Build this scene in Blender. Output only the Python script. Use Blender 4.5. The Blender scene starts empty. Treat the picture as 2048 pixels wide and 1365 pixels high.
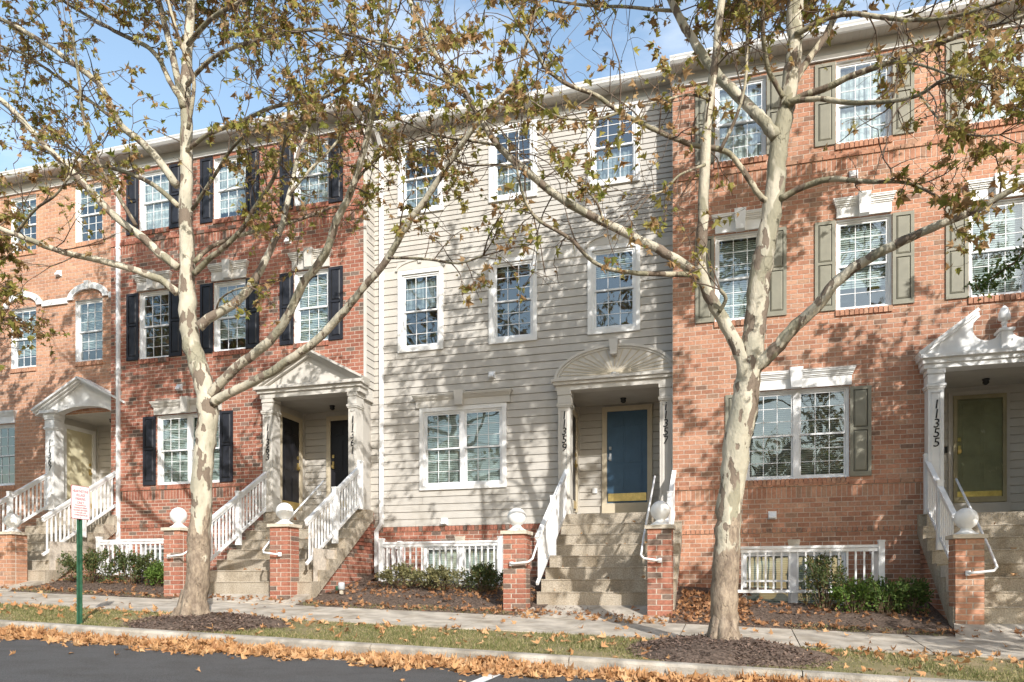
import bpy, math, random
import numpy as np
from mathutils import Vector, Matrix

random.seed(7)
RNG = np.random.default_rng(7)
scene = bpy.context.scene
COL = scene.collection

# ------------------------------------------------------------------ camera
F_PX, W_PX = 1527.0, 2048.0
CX, HY = 1024.0, 1177.0
YAW = math.atan(F_PX / (CX + 4150.0))
CY, SYAW = math.cos(YAW), math.sin(YAW)
EYE = 1.0
DIST = F_PX / ((1475 + 4150) / 50.0) / CY
cam_d = bpy.data.cameras.new("camera")
cam = bpy.data.objects.new("camera", cam_d)
COL.objects.link(cam)
cam.location = (0, -DIST, EYE)
cam.rotation_euler = (math.pi / 2, 0, YAW)
cam_d.sensor_width = 36.0
cam_d.lens = 36.0 * F_PX / W_PX
cam_d.shift_y = (HY - 682.5) / W_PX
cam_d.clip_end = 2000
cam_d.clip_start = 0.1
scene.camera = cam
scene.render.resolution_x, scene.render.resolution_y = 1024, 682

# ------------------------------------------------------------------ light
SUN_EL = math.radians(29.5)
SUN_AZ = (-0.61, 0.79)                       # way the light travels on the ground
world = bpy.data.worlds.new("World")
scene.world = world
world.use_nodes = True
wn, wl = world.node_tree.nodes, world.node_tree.links
wn.clear()
w_out = wn.new("ShaderNodeOutputWorld")
w_bg = wn.new("ShaderNodeBackground")
w_sky = wn.new("ShaderNodeTexSky")
w_sky.sky_type = 'NISHITA'
w_sky.sun_disc = False
w_sky.sun_elevation = SUN_EL
w_sky.sun_rotation = math.atan2(-SUN_AZ[0], -SUN_AZ[1])
w_sky.altitude = 100
w_sky.air_density = 1.5
w_sky.dust_density = 1.5
w_sky.ozone_density = 1.2
w_bg.inputs['Strength'].default_value = 0.15
# thin broken cloud over the whole sky
w_tc = wn.new("ShaderNodeTexCoord")
w_map = wn.new("ShaderNodeMapping"); w_map.inputs['Scale'].default_value = (1.0, 1.0, 3.2)
w_noise = wn.new("ShaderNodeTexNoise"); w_noise.inputs['Scale'].default_value = 2.3
w_noise.inputs['Detail'].default_value = 7; w_noise.inputs['Roughness'].default_value = 0.55
w_ramp = wn.new("ShaderNodeValToRGB")
w_ramp.color_ramp.elements[0].position = 0.56; w_ramp.color_ramp.elements[0].color = (0, 0, 0, 1)
w_ramp.color_ramp.elements[1].position = 0.80; w_ramp.color_ramp.elements[1].color = (0.6, 0.6, 0.6, 1)
w_mix = wn.new("ShaderNodeMixRGB"); w_mix.inputs['Color2'].default_value = (6.6, 6.7, 7.0, 1)
wl.new(w_tc.outputs['Generated'], w_map.inputs['Vector']); wl.new(w_map.outputs['Vector'], w_noise.inputs['Vector'])
wl.new(w_noise.outputs['Fac'], w_ramp.inputs['Fac']); wl.new(w_ramp.outputs['Color'], w_mix.inputs['Fac'])
wl.new(w_sky.outputs['Color'], w_mix.inputs['Color1']); wl.new(w_mix.outputs['Color'], w_bg.inputs['Color'])
wl.new(w_bg.outputs['Background'], w_out.inputs['Surface'])

sun_d = bpy.data.lights.new("sun", 'SUN')
sun_d.energy = 3.4
sun_d.angle = math.radians(0.45)
sun_d.color = (1.0, 0.965, 0.91)
sun = bpy.data.objects.new("sun", sun_d)
COL.objects.link(sun)
sd = Vector((SUN_AZ[0] * math.cos(SUN_EL), SUN_AZ[1] * math.cos(SUN_EL), -math.sin(SUN_EL)))
sun.rotation_euler = sd.to_track_quat('-Z', 'Y').to_euler()
sun.location = (20, -30, 30)

vs = scene.view_settings
vs.view_transform = 'Standard'; vs.look = 'None'; vs.gamma = 1.0; vs.use_curve_mapping = False
vs.exposure = 0.80
scene.cycles.max_bounces = 6
scene.cycles.transparent_max_bounces = 12
scene.cycles.use_denoising = True

# ------------------------------------------------------------------ helpers
def ray(x, y):
    u, v = (x - CX) / F_PX, (HY - y) / F_PX
    return Vector((-SYAW + u * CY, CY + u * SYAW, v))
def at(x, y, Y):
    """a photo pixel turned into the point at depth Y"""
    d = ray(x, y); t = (Y + DIST) / d[1]
    return Vector((0, -DIST, EYE)) + d * t
def scale_at(x, Y):
    d = ray(x, 0); return F_PX * d[1] / (Y + DIST)      # photo pixels per metre

def ground_z(X, Y):
    b = 0.185 - 0.0365 * X
    if Y <= -5.95: return b
    if Y < -2.75: return b + 0.08 * (Y + 5.95)
    return b + 0.256 + 0.2 * (min(Y, 0.6) + 2.75)

ORIGIN = {}
class MB:
    def __init__(s): s.v, s.f = [], []
    def add(s, vs, fs):
        o = len(s.v); s.v += [tuple(p) for p in vs]; s.f += [tuple(i + o for i in f) for f in fs]; return s
    def box(s, x0, x1, y0, y1, z0, z1):
        return s.add([(x0,y0,z0),(x1,y0,z0),(x1,y1,z0),(x0,y1,z0),(x0,y0,z1),(x1,y0,z1),(x1,y1,z1),(x0,y1,z1)],
                     [(0,3,2,1),(4,5,6,7),(0,1,5,4),(1,2,6,5),(2,3,7,6),(3,0,4,7)])
    def quad(s, a, b, c, d): return s.add([a, b, c, d], [(0, 1, 2, 3)])
    def prism(s, poly, axis, a0, a1):
        """poly: 2-D outline; axis 'y' -> (x,z) outline pushed along y, 'x' -> (y,z), 'z' -> (x,y)"""
        n = len(poly)
        def P(p, a):
            return (p[0], a, p[1]) if axis == 'y' else ((a, p[0], p[1]) if axis == 'x' else (p[0], p[1], a))
        vs = [P(p, a0) for p in poly] + [P(p, a1) for p in poly]
        fs = [tuple(range(n)), tuple(range(2 * n - 1, n - 1, -1))]
        fs += [(i, i + n, (i + 1) % n + n, (i + 1) % n) for i in range(n)]
        return s.add(vs, fs)
    def beam(s, a, b, w, h, up=(0, 0, 1)):
        a, b = Vector(a), Vector(b); d = (b - a).normalized(); u = Vector(up)
        r = d.cross(u); r = r.normalized() if r.length > 1e-5 else Vector((1, 0, 0)); u = r.cross(d).normalized()
        vs = []
        for p in (a, b):
            for i, j in ((-1,-1),(1,-1),(1,1),(-1,1)): vs.append(p + r * (i * w / 2) + u * (j * h / 2))
        return s.add(vs, [(0,3,2,1),(4,5,6,7),(0,1,5,4),(1,2,6,5),(2,3,7,6),(3,0,4,7)])
    def tube(s, pts, rad, n=8, cap=True):
        pts = [Vector(p) for p in pts]; k = len(pts)
        t0 = (pts[1] - pts[0]).normalized(); ref = Vector((0, 0, 1)) if abs(t0.z) < .9 else Vector((1, 0, 0))
        u = t0.cross(ref).normalized(); vs = []
        for i, p in enumerate(pts):
            t = (pts[min(i + 1, k - 1)] - pts[max(i - 1, 0)]).normalized()
            u = (u - t * u.dot(t)).normalized(); w = t.cross(u); r = rad[i] if hasattr(rad, '__len__') else rad
            for j in range(n):
                a = 2 * math.pi * j / n; vs.append(p + (u * math.cos(a) + w * math.sin(a)) * r)
        fs = [(i*n+j, i*n+(j+1)%n, (i+1)*n+(j+1)%n, (i+1)*n+j) for i in range(k-1) for j in range(n)]
        if cap: fs += [tuple(range(n-1, -1, -1)), tuple((k-1)*n + j for j in range(n))]
        return s.add(vs, fs)
    def lathe(s, c, prof, n=20):
        c = Vector(c); k = len(prof)
        vs = [c + Vector((r*math.cos(2*math.pi*j/n), r*math.sin(2*math.pi*j/n), z)) for r, z in prof for j in range(n)]
        fs = [(i*n+j, i*n+(j+1)%n, (i+1)*n+(j+1)%n, (i+1)*n+j) for i in range(k-1) for j in range(n)]
        fs += [tuple(range(n-1, -1, -1)), tuple((k-1)*n + j for j in range(n))]
        return s.add(vs, fs)
    def build(s, name, mat, parent=None, smooth=False, **tags):
        me = bpy.data.meshes.new(name)
        o = ORIGIN.get(parent.name, Vector((0,0,0))) if parent else Vector((0,0,0))
        me.from_pydata([(x-o[0], y-o[1], z-o[2]) for x, y, z in s.v], [], s.f)
        me.materials.append(M[mat]); me.update()
        if smooth: me.polygons.foreach_set('use_smooth', [True] * len(me.polygons))
        ob = bpy.data.objects.new(name, me); COL.objects.link(ob)
        if parent: ob.parent = parent; ORIGIN[ob.name] = o
        for k2, v2 in tags.items(): ob[k2] = v2
        return ob
def thing(name, loc, label, cat, group=None):
    o = bpy.data.objects.new(name, None); COL.objects.link(o); o.location = loc; o.empty_display_size = .2
    o['label'] = label; o['category'] = cat
    if group: o['group'] = group
    ORIGIN[o.name] = Vector(loc); return o
def mesh_np(name, verts, faces, mat, parent=None, smooth=False, **tags):
    """verts (N,3), faces (M,k) as numpy arrays"""
    me = bpy.data.meshes.new(name); o = ORIGIN.get(parent.name, Vector((0,0,0))) if parent else Vector((0,0,0))
    verts = np.asarray(verts, np.float32) - np.array(o, np.float32); faces = np.asarray(faces, np.int32); k = faces.shape[1]
    me.vertices.add(len(verts)); me.vertices.foreach_set('co', verts.ravel())
    me.loops.add(faces.size); me.loops.foreach_set('vertex_index', faces.ravel())
    me.polygons.add(len(faces)); me.polygons.foreach_set('loop_start', np.arange(0, faces.size, k, dtype=np.int32))
    me.polygons.foreach_set('loop_total', np.full(len(faces), k, np.int32))
    me.materials.append(M[mat]); me.update(calc_edges=True)
    me.polygons.foreach_set('use_smooth', np.full(len(faces), smooth, bool))
    ob = bpy.data.objects.new(name, me); COL.objects.link(ob)
    if parent: ob.parent = parent; ORIGIN[ob.name] = o
    for k2, v2 in tags.items(): ob[k2] = v2
    return ob
def text_mesh(name, body, size, loc, mat, parent, rotz=0.0, shear=0.0, extrude=.004, align='CENTER', sx=1.0):
    cu = bpy.data.curves.new(name, 'FONT'); cu.body = body; cu.size = size; cu.extrude = extrude; cu.shear = shear
    cu.align_x = align; cu.align_y = 'CENTER'; cu.resolution_u = 3
    tmp = bpy.data.objects.new('tmp', cu); COL.objects.link(tmp)
    dg = bpy.context.evaluated_depsgraph_get(); me = bpy.data.meshes.new_from_object(tmp.evaluated_get(dg))
    bpy.data.objects.remove(tmp); bpy.data.curves.remove(cu)
    me.transform(Matrix.Translation(Vector(loc) - ORIGIN.get(parent.name, Vector((0,0,0)))) @ Matrix.Rotation(rotz, 4, 'Z') @ Matrix.Rotation(math.pi/2, 4, 'X') @ Matrix.Diagonal((sx, 1, 1, 1)))
    me.materials.clear(); me.materials.append(M[mat])
    ob = bpy.data.objects.new(name, me); COL.objects.link(ob); ob.parent = parent; ORIGIN[ob.name] = ORIGIN.get(parent.name, Vector((0,0,0)))
    return ob
def rect_minus(x0, x1, z0, z1, holes):
    xs = sorted({x0, x1, *[min(max(h[i], x0), x1) for h in holes for i in (0, 1)]})
    zs = sorted({z0, z1, *[min(max(h[i], z0), z1) for h in holes for i in (2, 3)]})
    out = []
    for j in range(len(zs)-1):
        run = None
        for i in range(len(xs)-1):
            cx_, cz_ = (xs[i]+xs[i+1])/2, (zs[j]+zs[j+1])/2
            if any(h[0] < cx_ < h[1] and h[2] < cz_ < h[3] for h in holes):
                if run: out.append((run[0], run[1], zs[j], zs[j+1])); run = None
            else: run = (run[0], xs[i+1]) if run else (xs[i], xs[i+1])
        if run: out.append((run[0], run[1], zs[j], zs[j+1]))
    return out

# ------------------------------------------------------------------ materials
M = {}
def mat(name, col, rough=.6, *a_, objvar=0.0, **k_):
    m = mat_base(name, col, rough, *a_, **k_)
    if objvar:
        nt = m.node_tree; b = nt.nodes['Principled BSDF']; src = b.inputs['Base Color'].links[0].from_socket
        oi = nt.nodes.new('ShaderNodeObjectInfo'); mr = nt.nodes.new('ShaderNodeMapRange'); mr.inputs['To Min'].default_value = 1-objvar; mr.inputs['To Max'].default_value = 1+objvar
        hs = nt.nodes.new('ShaderNodeHueSaturation'); nt.links.new(oi.outputs['Random'], mr.inputs['Value']); nt.links.new(mr.outputs['Result'], hs.inputs['Value']); nt.links.new(src, hs.inputs['Color']); nt.links.new(hs.outputs['Color'], b.inputs['Base Color'])
    return m
def mat_base(name, col, rough=.6, var=.12, nscale=6.0, bump=0.0, bscale=60.0, spec=.3, metallic=0.0, col2=None, detail=6, stain=0.0):
    m = bpy.data.materials.new(name); m.use_nodes = True; nt = m.node_tree; b = nt.nodes['Principled BSDF']
    b.inputs['Roughness'].default_value = rough; b.inputs['Specular IOR Level'].default_value = spec; b.inputs['Metallic'].default_value = metallic
    tc = nt.nodes.new('ShaderNodeTexCoord'); ns = nt.nodes.new('ShaderNodeTexNoise')
    ns.inputs['Scale'].default_value = nscale; ns.inputs['Detail'].default_value = detail; ns.inputs['Roughness'].default_value = .6
    nt.links.new(tc.outputs['Object'], ns.inputs['Vector'])
    mx = nt.nodes.new('ShaderNodeMixRGB')
    c2 = col2 if col2 else tuple(c * (1 - 2*var) for c in col); c1 = col if col2 else tuple(min(1, c * (1 + var)) for c in col)
    mx.inputs['Color1'].default_value = (*c1, 1); mx.inputs['Color2'].default_value = (*c2, 1)
    rp = nt.nodes.new('ShaderNodeMapRange'); rp.inputs['From Min'].default_value = .35; rp.inputs['From Max'].default_value = .68
    nt.links.new(ns.outputs['Fac'], rp.inputs['Value']); nt.links.new(rp.outputs['Result'], mx.inputs['Fac'])
    last = mx.outputs['Color']
    if stain:
        n3 = nt.nodes.new('ShaderNodeTexNoise'); n3.inputs['Scale'].default_value = 1.3; n3.inputs['Detail'].default_value = 5
        mp = nt.nodes.new('ShaderNodeMapping'); mp.inputs['Scale'].default_value = (2.2, 2.2, .55)
        nt.links.new(tc.outputs['Object'], mp.inputs['Vector']); nt.links.new(mp.outputs['Vector'], n3.inputs['Vector'])
        r3 = nt.nodes.new('ShaderNodeMapRange'); r3.inputs['From Min'].default_value = .42; r3.inputs['From Max'].default_value = .75
        r3.inputs['To Min'].default_value = 0; r3.inputs['To Max'].default_value = stain
        m3 = nt.nodes.new('ShaderNodeMixRGB'); m3.blend_type = 'MULTIPLY'; m3.inputs['Color2'].default_value = (.55, .5, .42, 1)
        nt.links.new(n3.outputs['Fac'], r3.inputs['Value']); nt.links.new(r3.outputs['Result'], m3.inputs['Fac'])
        nt.links.new(last, m3.inputs['Color1']); last = m3.outputs['Color']
    nt.links.new(last, b.inputs['Base Color'])
    if bump:
        n2 = nt.nodes.new('ShaderNodeTexNoise'); n2.inputs['Scale'].default_value = bscale; n2.inputs['Detail'].default_value = 5
        nt.links.new(tc.outputs['Object'], n2.inputs['Vector'])
        bp = nt.nodes.new('ShaderNodeBump'); bp.inputs['Strength'].default_value = bump; bp.inputs['Distance'].default_value = .02
        nt.links.new(n2.outputs['Fac'], bp.inputs['Height']); nt.links.new(bp.outputs['Normal'], b.inputs['Normal'])
    M[name] = m; return m
def rand_ramp(nt, stops, interp='CONSTANT'):
    """a colour per piece: island + object random through a ramp"""
    g = nt.nodes.new('ShaderNodeNewGeometry'); oi = nt.nodes.new('ShaderNodeObjectInfo')
    ad = nt.nodes.new('ShaderNodeMath'); ad.operation = 'ADD'; fr = nt.nodes.new('ShaderNodeMath'); fr.operation = 'FRACT'
    nt.links.new(g.outputs['Random Per Island'], ad.inputs[0]); nt.links.new(oi.outputs['Random'], ad.inputs[1]); nt.links.new(ad.outputs[0], fr.inputs[0])
    cr = nt.nodes.new('ShaderNodeValToRGB'); cr.color_ramp.interpolation = interp
    el = cr.color_ramp.elements
    el[0].position, el[0].color = stops[0][0], (*stops[0][1], 1); el[1].position, el[1].color = stops[1][0], (*stops[1][1], 1)
    for p, c in stops[2:]: e = el.new(p); e.color = (*c, 1)
    nt.links.new(fr.outputs[0], cr.inputs['Fac']); return cr.outputs['Color']
def mat_brick(name, stops):
    m = bpy.data.materials.new(name); m.use_nodes = True; nt = m.node_tree; b = nt.nodes['Principled BSDF']
    b.inputs['Roughness'].default_value = .85; b.inputs['Specular IOR Level'].default_value = .2
    c = rand_ramp(nt, stops, 'LINEAR')
    tc = nt.nodes.new('ShaderNodeTexCoord'); geo = nt.nodes.new('ShaderNodeNewGeometry')
    ns = nt.nodes.new('ShaderNodeTexNoise'); ns.inputs['Scale'].default_value = 25; ns.inputs['Detail'].default_value = 6
    nt.links.new(geo.outputs['Position'], ns.inputs['Vector'])
    n2 = nt.nodes.new('ShaderNodeTexNoise'); n2.inputs['Scale'].default_value = .9; n2.inputs['Detail'].default_value = 4
    nt.links.new(geo.outputs['Position'], n2.inputs['Vector'])
    r1 = nt.nodes.new('ShaderNodeMapRange'); r1.inputs['From Min'].default_value = .3; r1.inputs['From Max'].default_value = .7
    r1.inputs['To Min'].default_value = .78; r1.inputs['To Max'].default_value = 1.18
    nt.links.new(ns.outputs['Fac'], r1.inputs['Value'])
    r2 = nt.nodes.new('ShaderNodeMapRange'); r2.inputs['From Min'].default_value = .3; r2.inputs['From Max'].default_value = .7
    r2.inputs['To Min'].default_value = .80; r2.inputs['To Max'].default_value = 1.12
    nt.links.new(n2.outputs['Fac'], r2.inputs['Value'])
    mu = nt.nodes.new('ShaderNodeMath'); mu.operation = 'MULTIPLY'
    nt.links.new(r1.outputs['Result'], mu.inputs[0]); nt.links.new(r2.outputs['Result'], mu.inputs[1])
    hs = nt.nodes.new('ShaderNodeHueSaturation'); nt.links.new(c, hs.inputs['Color']); nt.links.new(mu.outputs[0], hs.inputs['Value'])
    nt.links.new(hs.outputs['Color'], b.inputs['Base Color'])
    bp = nt.nodes.new('ShaderNodeBump'); bp.inputs['Strength'].default_value = .35; bp.inputs['Distance'].default_value = .004
    nt.links.new(ns.outputs['Fac'], bp.inputs['Height']); nt.links.new(bp.outputs['Normal'], b.inputs['Normal'])
    M[name] = m
def mat_leaf(name, stops, trans=.35, rough=.55):
    m = bpy.data.materials.new(name); m.use_nodes = True; nt = m.node_tree; b = nt.nodes['Principled BSDF']
    out = nt.nodes['Material Output']; b.inputs['Roughness'].default_value = rough; b.inputs['Specular IOR Level'].default_value = .25
    c = rand_ramp(nt, stops, 'LINEAR'); nt.links.new(c, b.inputs['Base Color'])
    t = nt.nodes.new('ShaderNodeBsdfTranslucent'); nt.links.new(c, t.inputs['Color'])
    mx = nt.nodes.new('ShaderNodeMixShader'); mx.inputs['Fac'].default_value = trans
    nt.links.new(b.outputs['BSDF'], mx.inputs[1]); nt.links.new(t.outputs['BSDF'], mx.inputs[2]); nt.links.new(mx.outputs['Shader'], out.inputs['Surface'])
    M[name] = m
def mat_glass(name, tint=(.9, .96, 1.0), gain=2.2, base=.05):
    m = bpy.data.materials.new(name); m.use_nodes = True; nt = m.node_tree; nt.nodes.clear()
    out = nt.nodes.new('ShaderNodeOutputMaterial'); tr = nt.nodes.new('ShaderNodeBsdfTransparent'); tr.inputs['Color'].default_value = (.80, .88, .86, 1)
    gl = nt.nodes.new('ShaderNodeBsdfGlossy'); gl.inputs['Roughness'].default_value = .015; gl.inputs['Color'].default_value = (*tint, 1)
    fr = nt.nodes.new('ShaderNodeFresnel'); ge = nt.nodes.new('ShaderNodeNewGeometry'); io = nt.nodes.new('ShaderNodeMath'); io.operation = 'MULTIPLY_ADD'; io.inputs[1].default_value = 1/1.5 - 1.5; io.inputs[2].default_value = 1.5
    nt.links.new(ge.outputs['Backfacing'], io.inputs[0]); nt.links.new(io.outputs[0], fr.inputs['IOR'])     # a thin pane: same both ways
    ma = nt.nodes.new('ShaderNodeMath'); ma.operation = 'MULTIPLY_ADD'; ma.inputs[1].default_value = gain; ma.inputs[2].default_value = base; ma.use_clamp = True
    tc = nt.nodes.new('ShaderNodeTexCoord'); ns = nt.nodes.new('ShaderNodeTexNoise'); ns.inputs['Scale'].default_value = 2.2; ns.inputs['Detail'].default_value = 1
    bp = nt.nodes.new('ShaderNodeBump'); bp.inputs['Strength'].default_value = .10; bp.inputs['Distance'].default_value = .05
    nt.links.new(tc.outputs['Object'], ns.inputs['Vector']); nt.links.new(ns.outputs['Fac'], bp.inputs['Height']); nt.links.new(bp.outputs['Normal'], gl.inputs['Normal'])
    mx = nt.nodes.new('ShaderNodeMixShader'); nt.links.new(fr.outputs['Fac'], ma.inputs[0]); nt.links.new(ma.outputs[0], mx.inputs['Fac'])
    nt.links.new(tr.outputs['BSDF'], mx.inputs[1]); nt.links.new(gl.outputs['BSDF'], mx.inputs[2]); nt.links.new(mx.outputs['Shader'], out.inputs['Surface'])
    M[name] = m
def mat_bark(name='bark', pa=(.53, .48, .38), pb=(.36, .335, .26), dk=(.19, .15, .115), ol=(.28, .26, .19), th=.545, th2=.58):
    m = bpy.data.materials.new(name); m.use_nodes = True; nt = m.node_tree; b = nt.nodes['Principled BSDF']; L = nt.links.new
    b.inputs['Roughness'].default_value = .8; b.inputs['Specular IOR Level'].default_value = .2
    geo = nt.nodes.new('ShaderNodeNewGeometry'); mp = nt.nodes.new('ShaderNodeMapping'); mp.inputs['Scale'].default_value = (1, 1, .45)
    L(geo.outputs['Position'], mp.inputs['Vector'])
    def noise(scale, detail, rough=.55):
        n = nt.nodes.new('ShaderNodeTexNoise'); n.inputs['Scale'].default_value = scale; n.inputs['Detail'].default_value = detail; n.inputs['Roughness'].default_value = rough
        L(mp.outputs['Vector'], n.inputs['Vector']); return n.outputs['Fac']
    def ramp(src, a, ca, bb, cb):
        r = nt.nodes.new('ShaderNodeValToRGB'); r.color_ramp.elements[0].position = a; r.color_ramp.elements[0].color = (*ca, 1)
        r.color_ramp.elements[1].position = bb; r.color_ramp.elements[1].color = (*cb, 1); L(src, r.inputs['Fac']); return r.outputs['Color']
    pale = ramp(noise(5, 4), .4, pa, .62, pb)
    patch = ramp(noise(7.5, 5, .5), th, (0, 0, 0), th+.012, (1, 1, 1))
    m1 = nt.nodes.new('ShaderNodeMixRGB'); L(patch, m1.inputs['Fac']); L(pale, m1.inputs['Color1']); m1.inputs['Color2'].default_value = (*dk, 1)
    p2 = ramp(noise(3.1, 3, .5), th2, (0, 0, 0), th2+.02, (1, 1, 1))
    m2 = nt.nodes.new('ShaderNodeMixRGB'); L(p2, m2.inputs['Fac']); L(m1.outputs['Color'], m2.inputs['Color1']); m2.inputs['Color2'].default_value = (*ol, 1)
    # old rough bark kept low on the trunk, with a ragged upper edge
    sx = nt.nodes.new('ShaderNodeSeparateXYZ'); L(geo.outputs['Position'], sx.inputs['Vector'])
    ad = nt.nodes.new('ShaderNodeMath'); ad.operation = 'MULTIPLY_ADD'; L(noise(3.5, 5), ad.inputs[0]); ad.inputs[1].default_value = -3.0; L(sx.outputs['Z'], ad.inputs[2])
    low = ramp(ad.outputs[0], .28, (1, 1, 1), .36, (0, 0, 0))
    old = ramp(noise(16, 7, .7), .36, (.36, .29, .215), .62, (.17, .13, .098))
    m3 = nt.nodes.new('ShaderNodeMixRGB'); L(low, m3.inputs['Fac']); L(m2.outputs['Color'], m3.inputs['Color1']); L(old, m3.inputs['Color2'])
    L(m3.outputs['Color'], b.inputs['Base Color'])
    bp = nt.nodes.new('ShaderNodeBump'); bp.inputs['Strength'].default_value = .8; bp.inputs['Distance'].default_value = .03
    hm = nt.nodes.new('ShaderNodeMath'); hm.operation = 'MULTIPLY_ADD'; L(patch, hm.inputs[0]); hm.inputs[1].default_value = -.5; L(noise(20, 7, .65), hm.inputs[2])
    L(hm.outputs[0], bp.inputs['Height']); L(bp.outputs['Normal'], b.inputs['Normal']); M[name] = m

mat_brick('brick_pink', [(0, (.41, .20, .128)), (.3, (.47, .245, .158)), (.6, (.35, .165, .105)), (.8, (.51, .29, .195)), (.9, (.38, .225, .15)), (.96, (.23, .14, .10)), (1, (.41, .20, .128))])
mat_brick('brick_red', [(0, (.33, .132, .09)), (.3, (.38, .165, .112)), (.6, (.285, .11, .076)), (.78, (.42, .20, .135)), (.84, (.15, .105, .085)), (.93, (.21, .155, .125)), (1, (.32, .125, .085))])
mat_brick('brick_tan', [(0, (.47, .245, .150)), (.4, (.54, .30, .195)), (.7, (.42, .22, .145)), (.9, (.50, .30, .20)), (.97, (.30, .19, .14)), (1, (.47, .245, .150))])
mat('mortar', (.54, .48, .41), .95, .12, 20, .3, 120)
mat('mortar_pale', (.58, .50, .42), .95, .12, 20, .3, 120)
mat('siding', (.485, .46, .42), .55, .03, 3, .05, 40, .35, stain=.25, objvar=.035)
mat('cream_trim', (.565, .54, .495), .5, .04, 4, stain=.08)
mat('white_trim', (.78, .78, .77), .5, .04, 4, stain=.22)
mat('white_vinyl', (.77, .78, .79), .45, .05, 6, stain=.25)
mat('soffit', (.52, .485, .43), .6, .03, 3)
mat('frieze', (.47, .48, .49), .6, .03, 3)
mat('shingle', (.16, .15, .145), .9, .2, 15, .4, 80)
mat('shutter_black', (.022, .024, .032), .5, .15, 6)
mat('shutter_olive', (.235, .225, .175), .5, .06, 5)
mat('groove', (.03, .03, .028), .8, .1)
mat('door_blue', (.055, .115, .19), .4, .05, 4)
mat('door_black', (.018, .018, .022), .35, .1, 4)
mat('door_cream', (.62, .57, .40), .45, .04, 4)
mat('door_olive', (.34, .30, .19), .35, .1, 3)
mat('door_trim', (.55, .48, .36), .5, .05, 4)
mat('brass', (.62, .46, .18), .32, .15, 8, metallic=.85)
mat('dark_metal', (.03, .03, .03), .4, .1)
mat('number_black', (.012, .012, .014), .5, .05)
mat('interior', (.10, .105, .11), .9, .2, 2)
mat('blind', (.50, .53, .51), .6, .05, 3)
mat('sheer', (.30, .32, .34), .8, .25, 7)
mat('curtain', (.58, .59, .60), .8, .2, 7)
mat('concrete', (.45, .405, .345), .92, .16, 3.5, .4, 90, .2, stain=.6, objvar=.05)
mat('step_concrete', (.44, .385, .31), .95, .16, 45, .8, 60, .15, stain=.9, objvar=.06)
mat('cap_stone', (.55, .49, .40), .85, .1, 8, .3, 60)
mat('kerb_concrete', (.40, .365, .315), .92, .2, 4, .5, 60, .2, stain=.7)
mat('asphalt', (.125, .122, .122), .9, .35, 130, .9, 190, .3, stain=.45)
mat('road_paint', (.70, .70, .68), .7, .15, 20)
mat('soil', (.16, .115, .08), 1.0, .3, 7, .6, 60, .1, col2=(.26, .20, .125))
mat('mulch', (.155, .115, .092), 1.0, .35, 25, 1.0, 90, .1)
mat('turf_base', (.27, .215, .13), 1.0, .2, 1.6, .5, 90, .1, col2=(.15, .145, .065), detail=8)
mat('sign_white', (.80, .79, .80), .4, .03)
mat('sign_red', (.42, .05, .08), .5, .05)
mat('post_green', (.035, .11, .065), .45, .2, 10)
mat('lamp_grey', (.42, .44, .46), .4, .1)
mat('twig', (.13, .095, .07), .85, .25, 10)
mat('stem', (.16, .11, .07), .9, .25, 10)
mat_glass('glass', gain=3.2, base=.05); mat_glass('storm_glass', (.95, .95, .9), .5, .0)
mat_leaf('leaf_crown', [(0, (.38, .225, .105)), (.15, (.27, .165, .07)), (.30, (.46, .30, .155)), (.42, (.33, .28, .085)), (.58, (.205, .225, .05)), (.74, (.40, .345, .095)), (.88, (.30, .29, .075)), (.94, (.52, .36, .20)), (1, (.38, .225, .105))], .45)
mat_leaf('leaf_fallen', [(0, (.44, .235, .105)), (.3, (.54, .32, .155)), (.55, (.37, .185, .08)), (.8, (.58, .37, .20)), (.93, (.27, .13, .06)), (1, (.44, .235, .105))], .15, .7)
mat_leaf('leaf_dull', [(0, (.30, .145, .07)), (.3, (.38, .20, .095)), (.55, (.22, .105, .055)), (.8, (.42, .24, .125)), (1, (.30, .145, .07))], .15, .7)
mat_leaf('leaf_shrub', [(0, (.06, .085, .03)), (.4, (.10, .13, .045)), (.65, (.045, .065, .025)), (.85, (.15, .17, .06)), (.95, (.20, .12, .05)), (1, (.06, .085, .03))], .25)
mat_leaf('leaf_variegated', [(0, (.12, .13, .06)), (.35, (.30, .28, .12)), (.55, (.07, .08, .035)), (.8, (.38, .34, .17)), (1, (.12, .13, .06))], .25)
mat_leaf('leaf_bright', [(0, (.09, .16, .03)), (.5, (.16, .24, .05)), (.8, (.055, .10, .02)), (1, (.09, .16, .03))], .3)
mat_leaf('leaf_green', [(0, (.045, .085, .022)), (.4, (.09, .15, .035)), (.7, (.14, .19, .05)), (1, (.045, .085, .022))], .3)
mat_leaf('grass', [(0, (.14, .155, .05)), (.25, (.20, .20, .075)), (.42, (.095, .13, .035)), (.6, (.31, .265, .13)), (.85, (.40, .33, .185)), (1, (.14, .155, .05))], .3, .7)
mat_leaf('chip', [(0, (.12, .082, .066)), (.5, (.18, .125, .10)), (.8, (.08, .055, .045)), (.95, (.28, .20, .15)), (1, (.12, .082, .066))], .02, .9)
mat_bark()
mat_bark('bark_branch', (.44, .39, .29), (.28, .25, .18), (.15, .115, .085), (.22, .20, .135), .50, .53)

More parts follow.
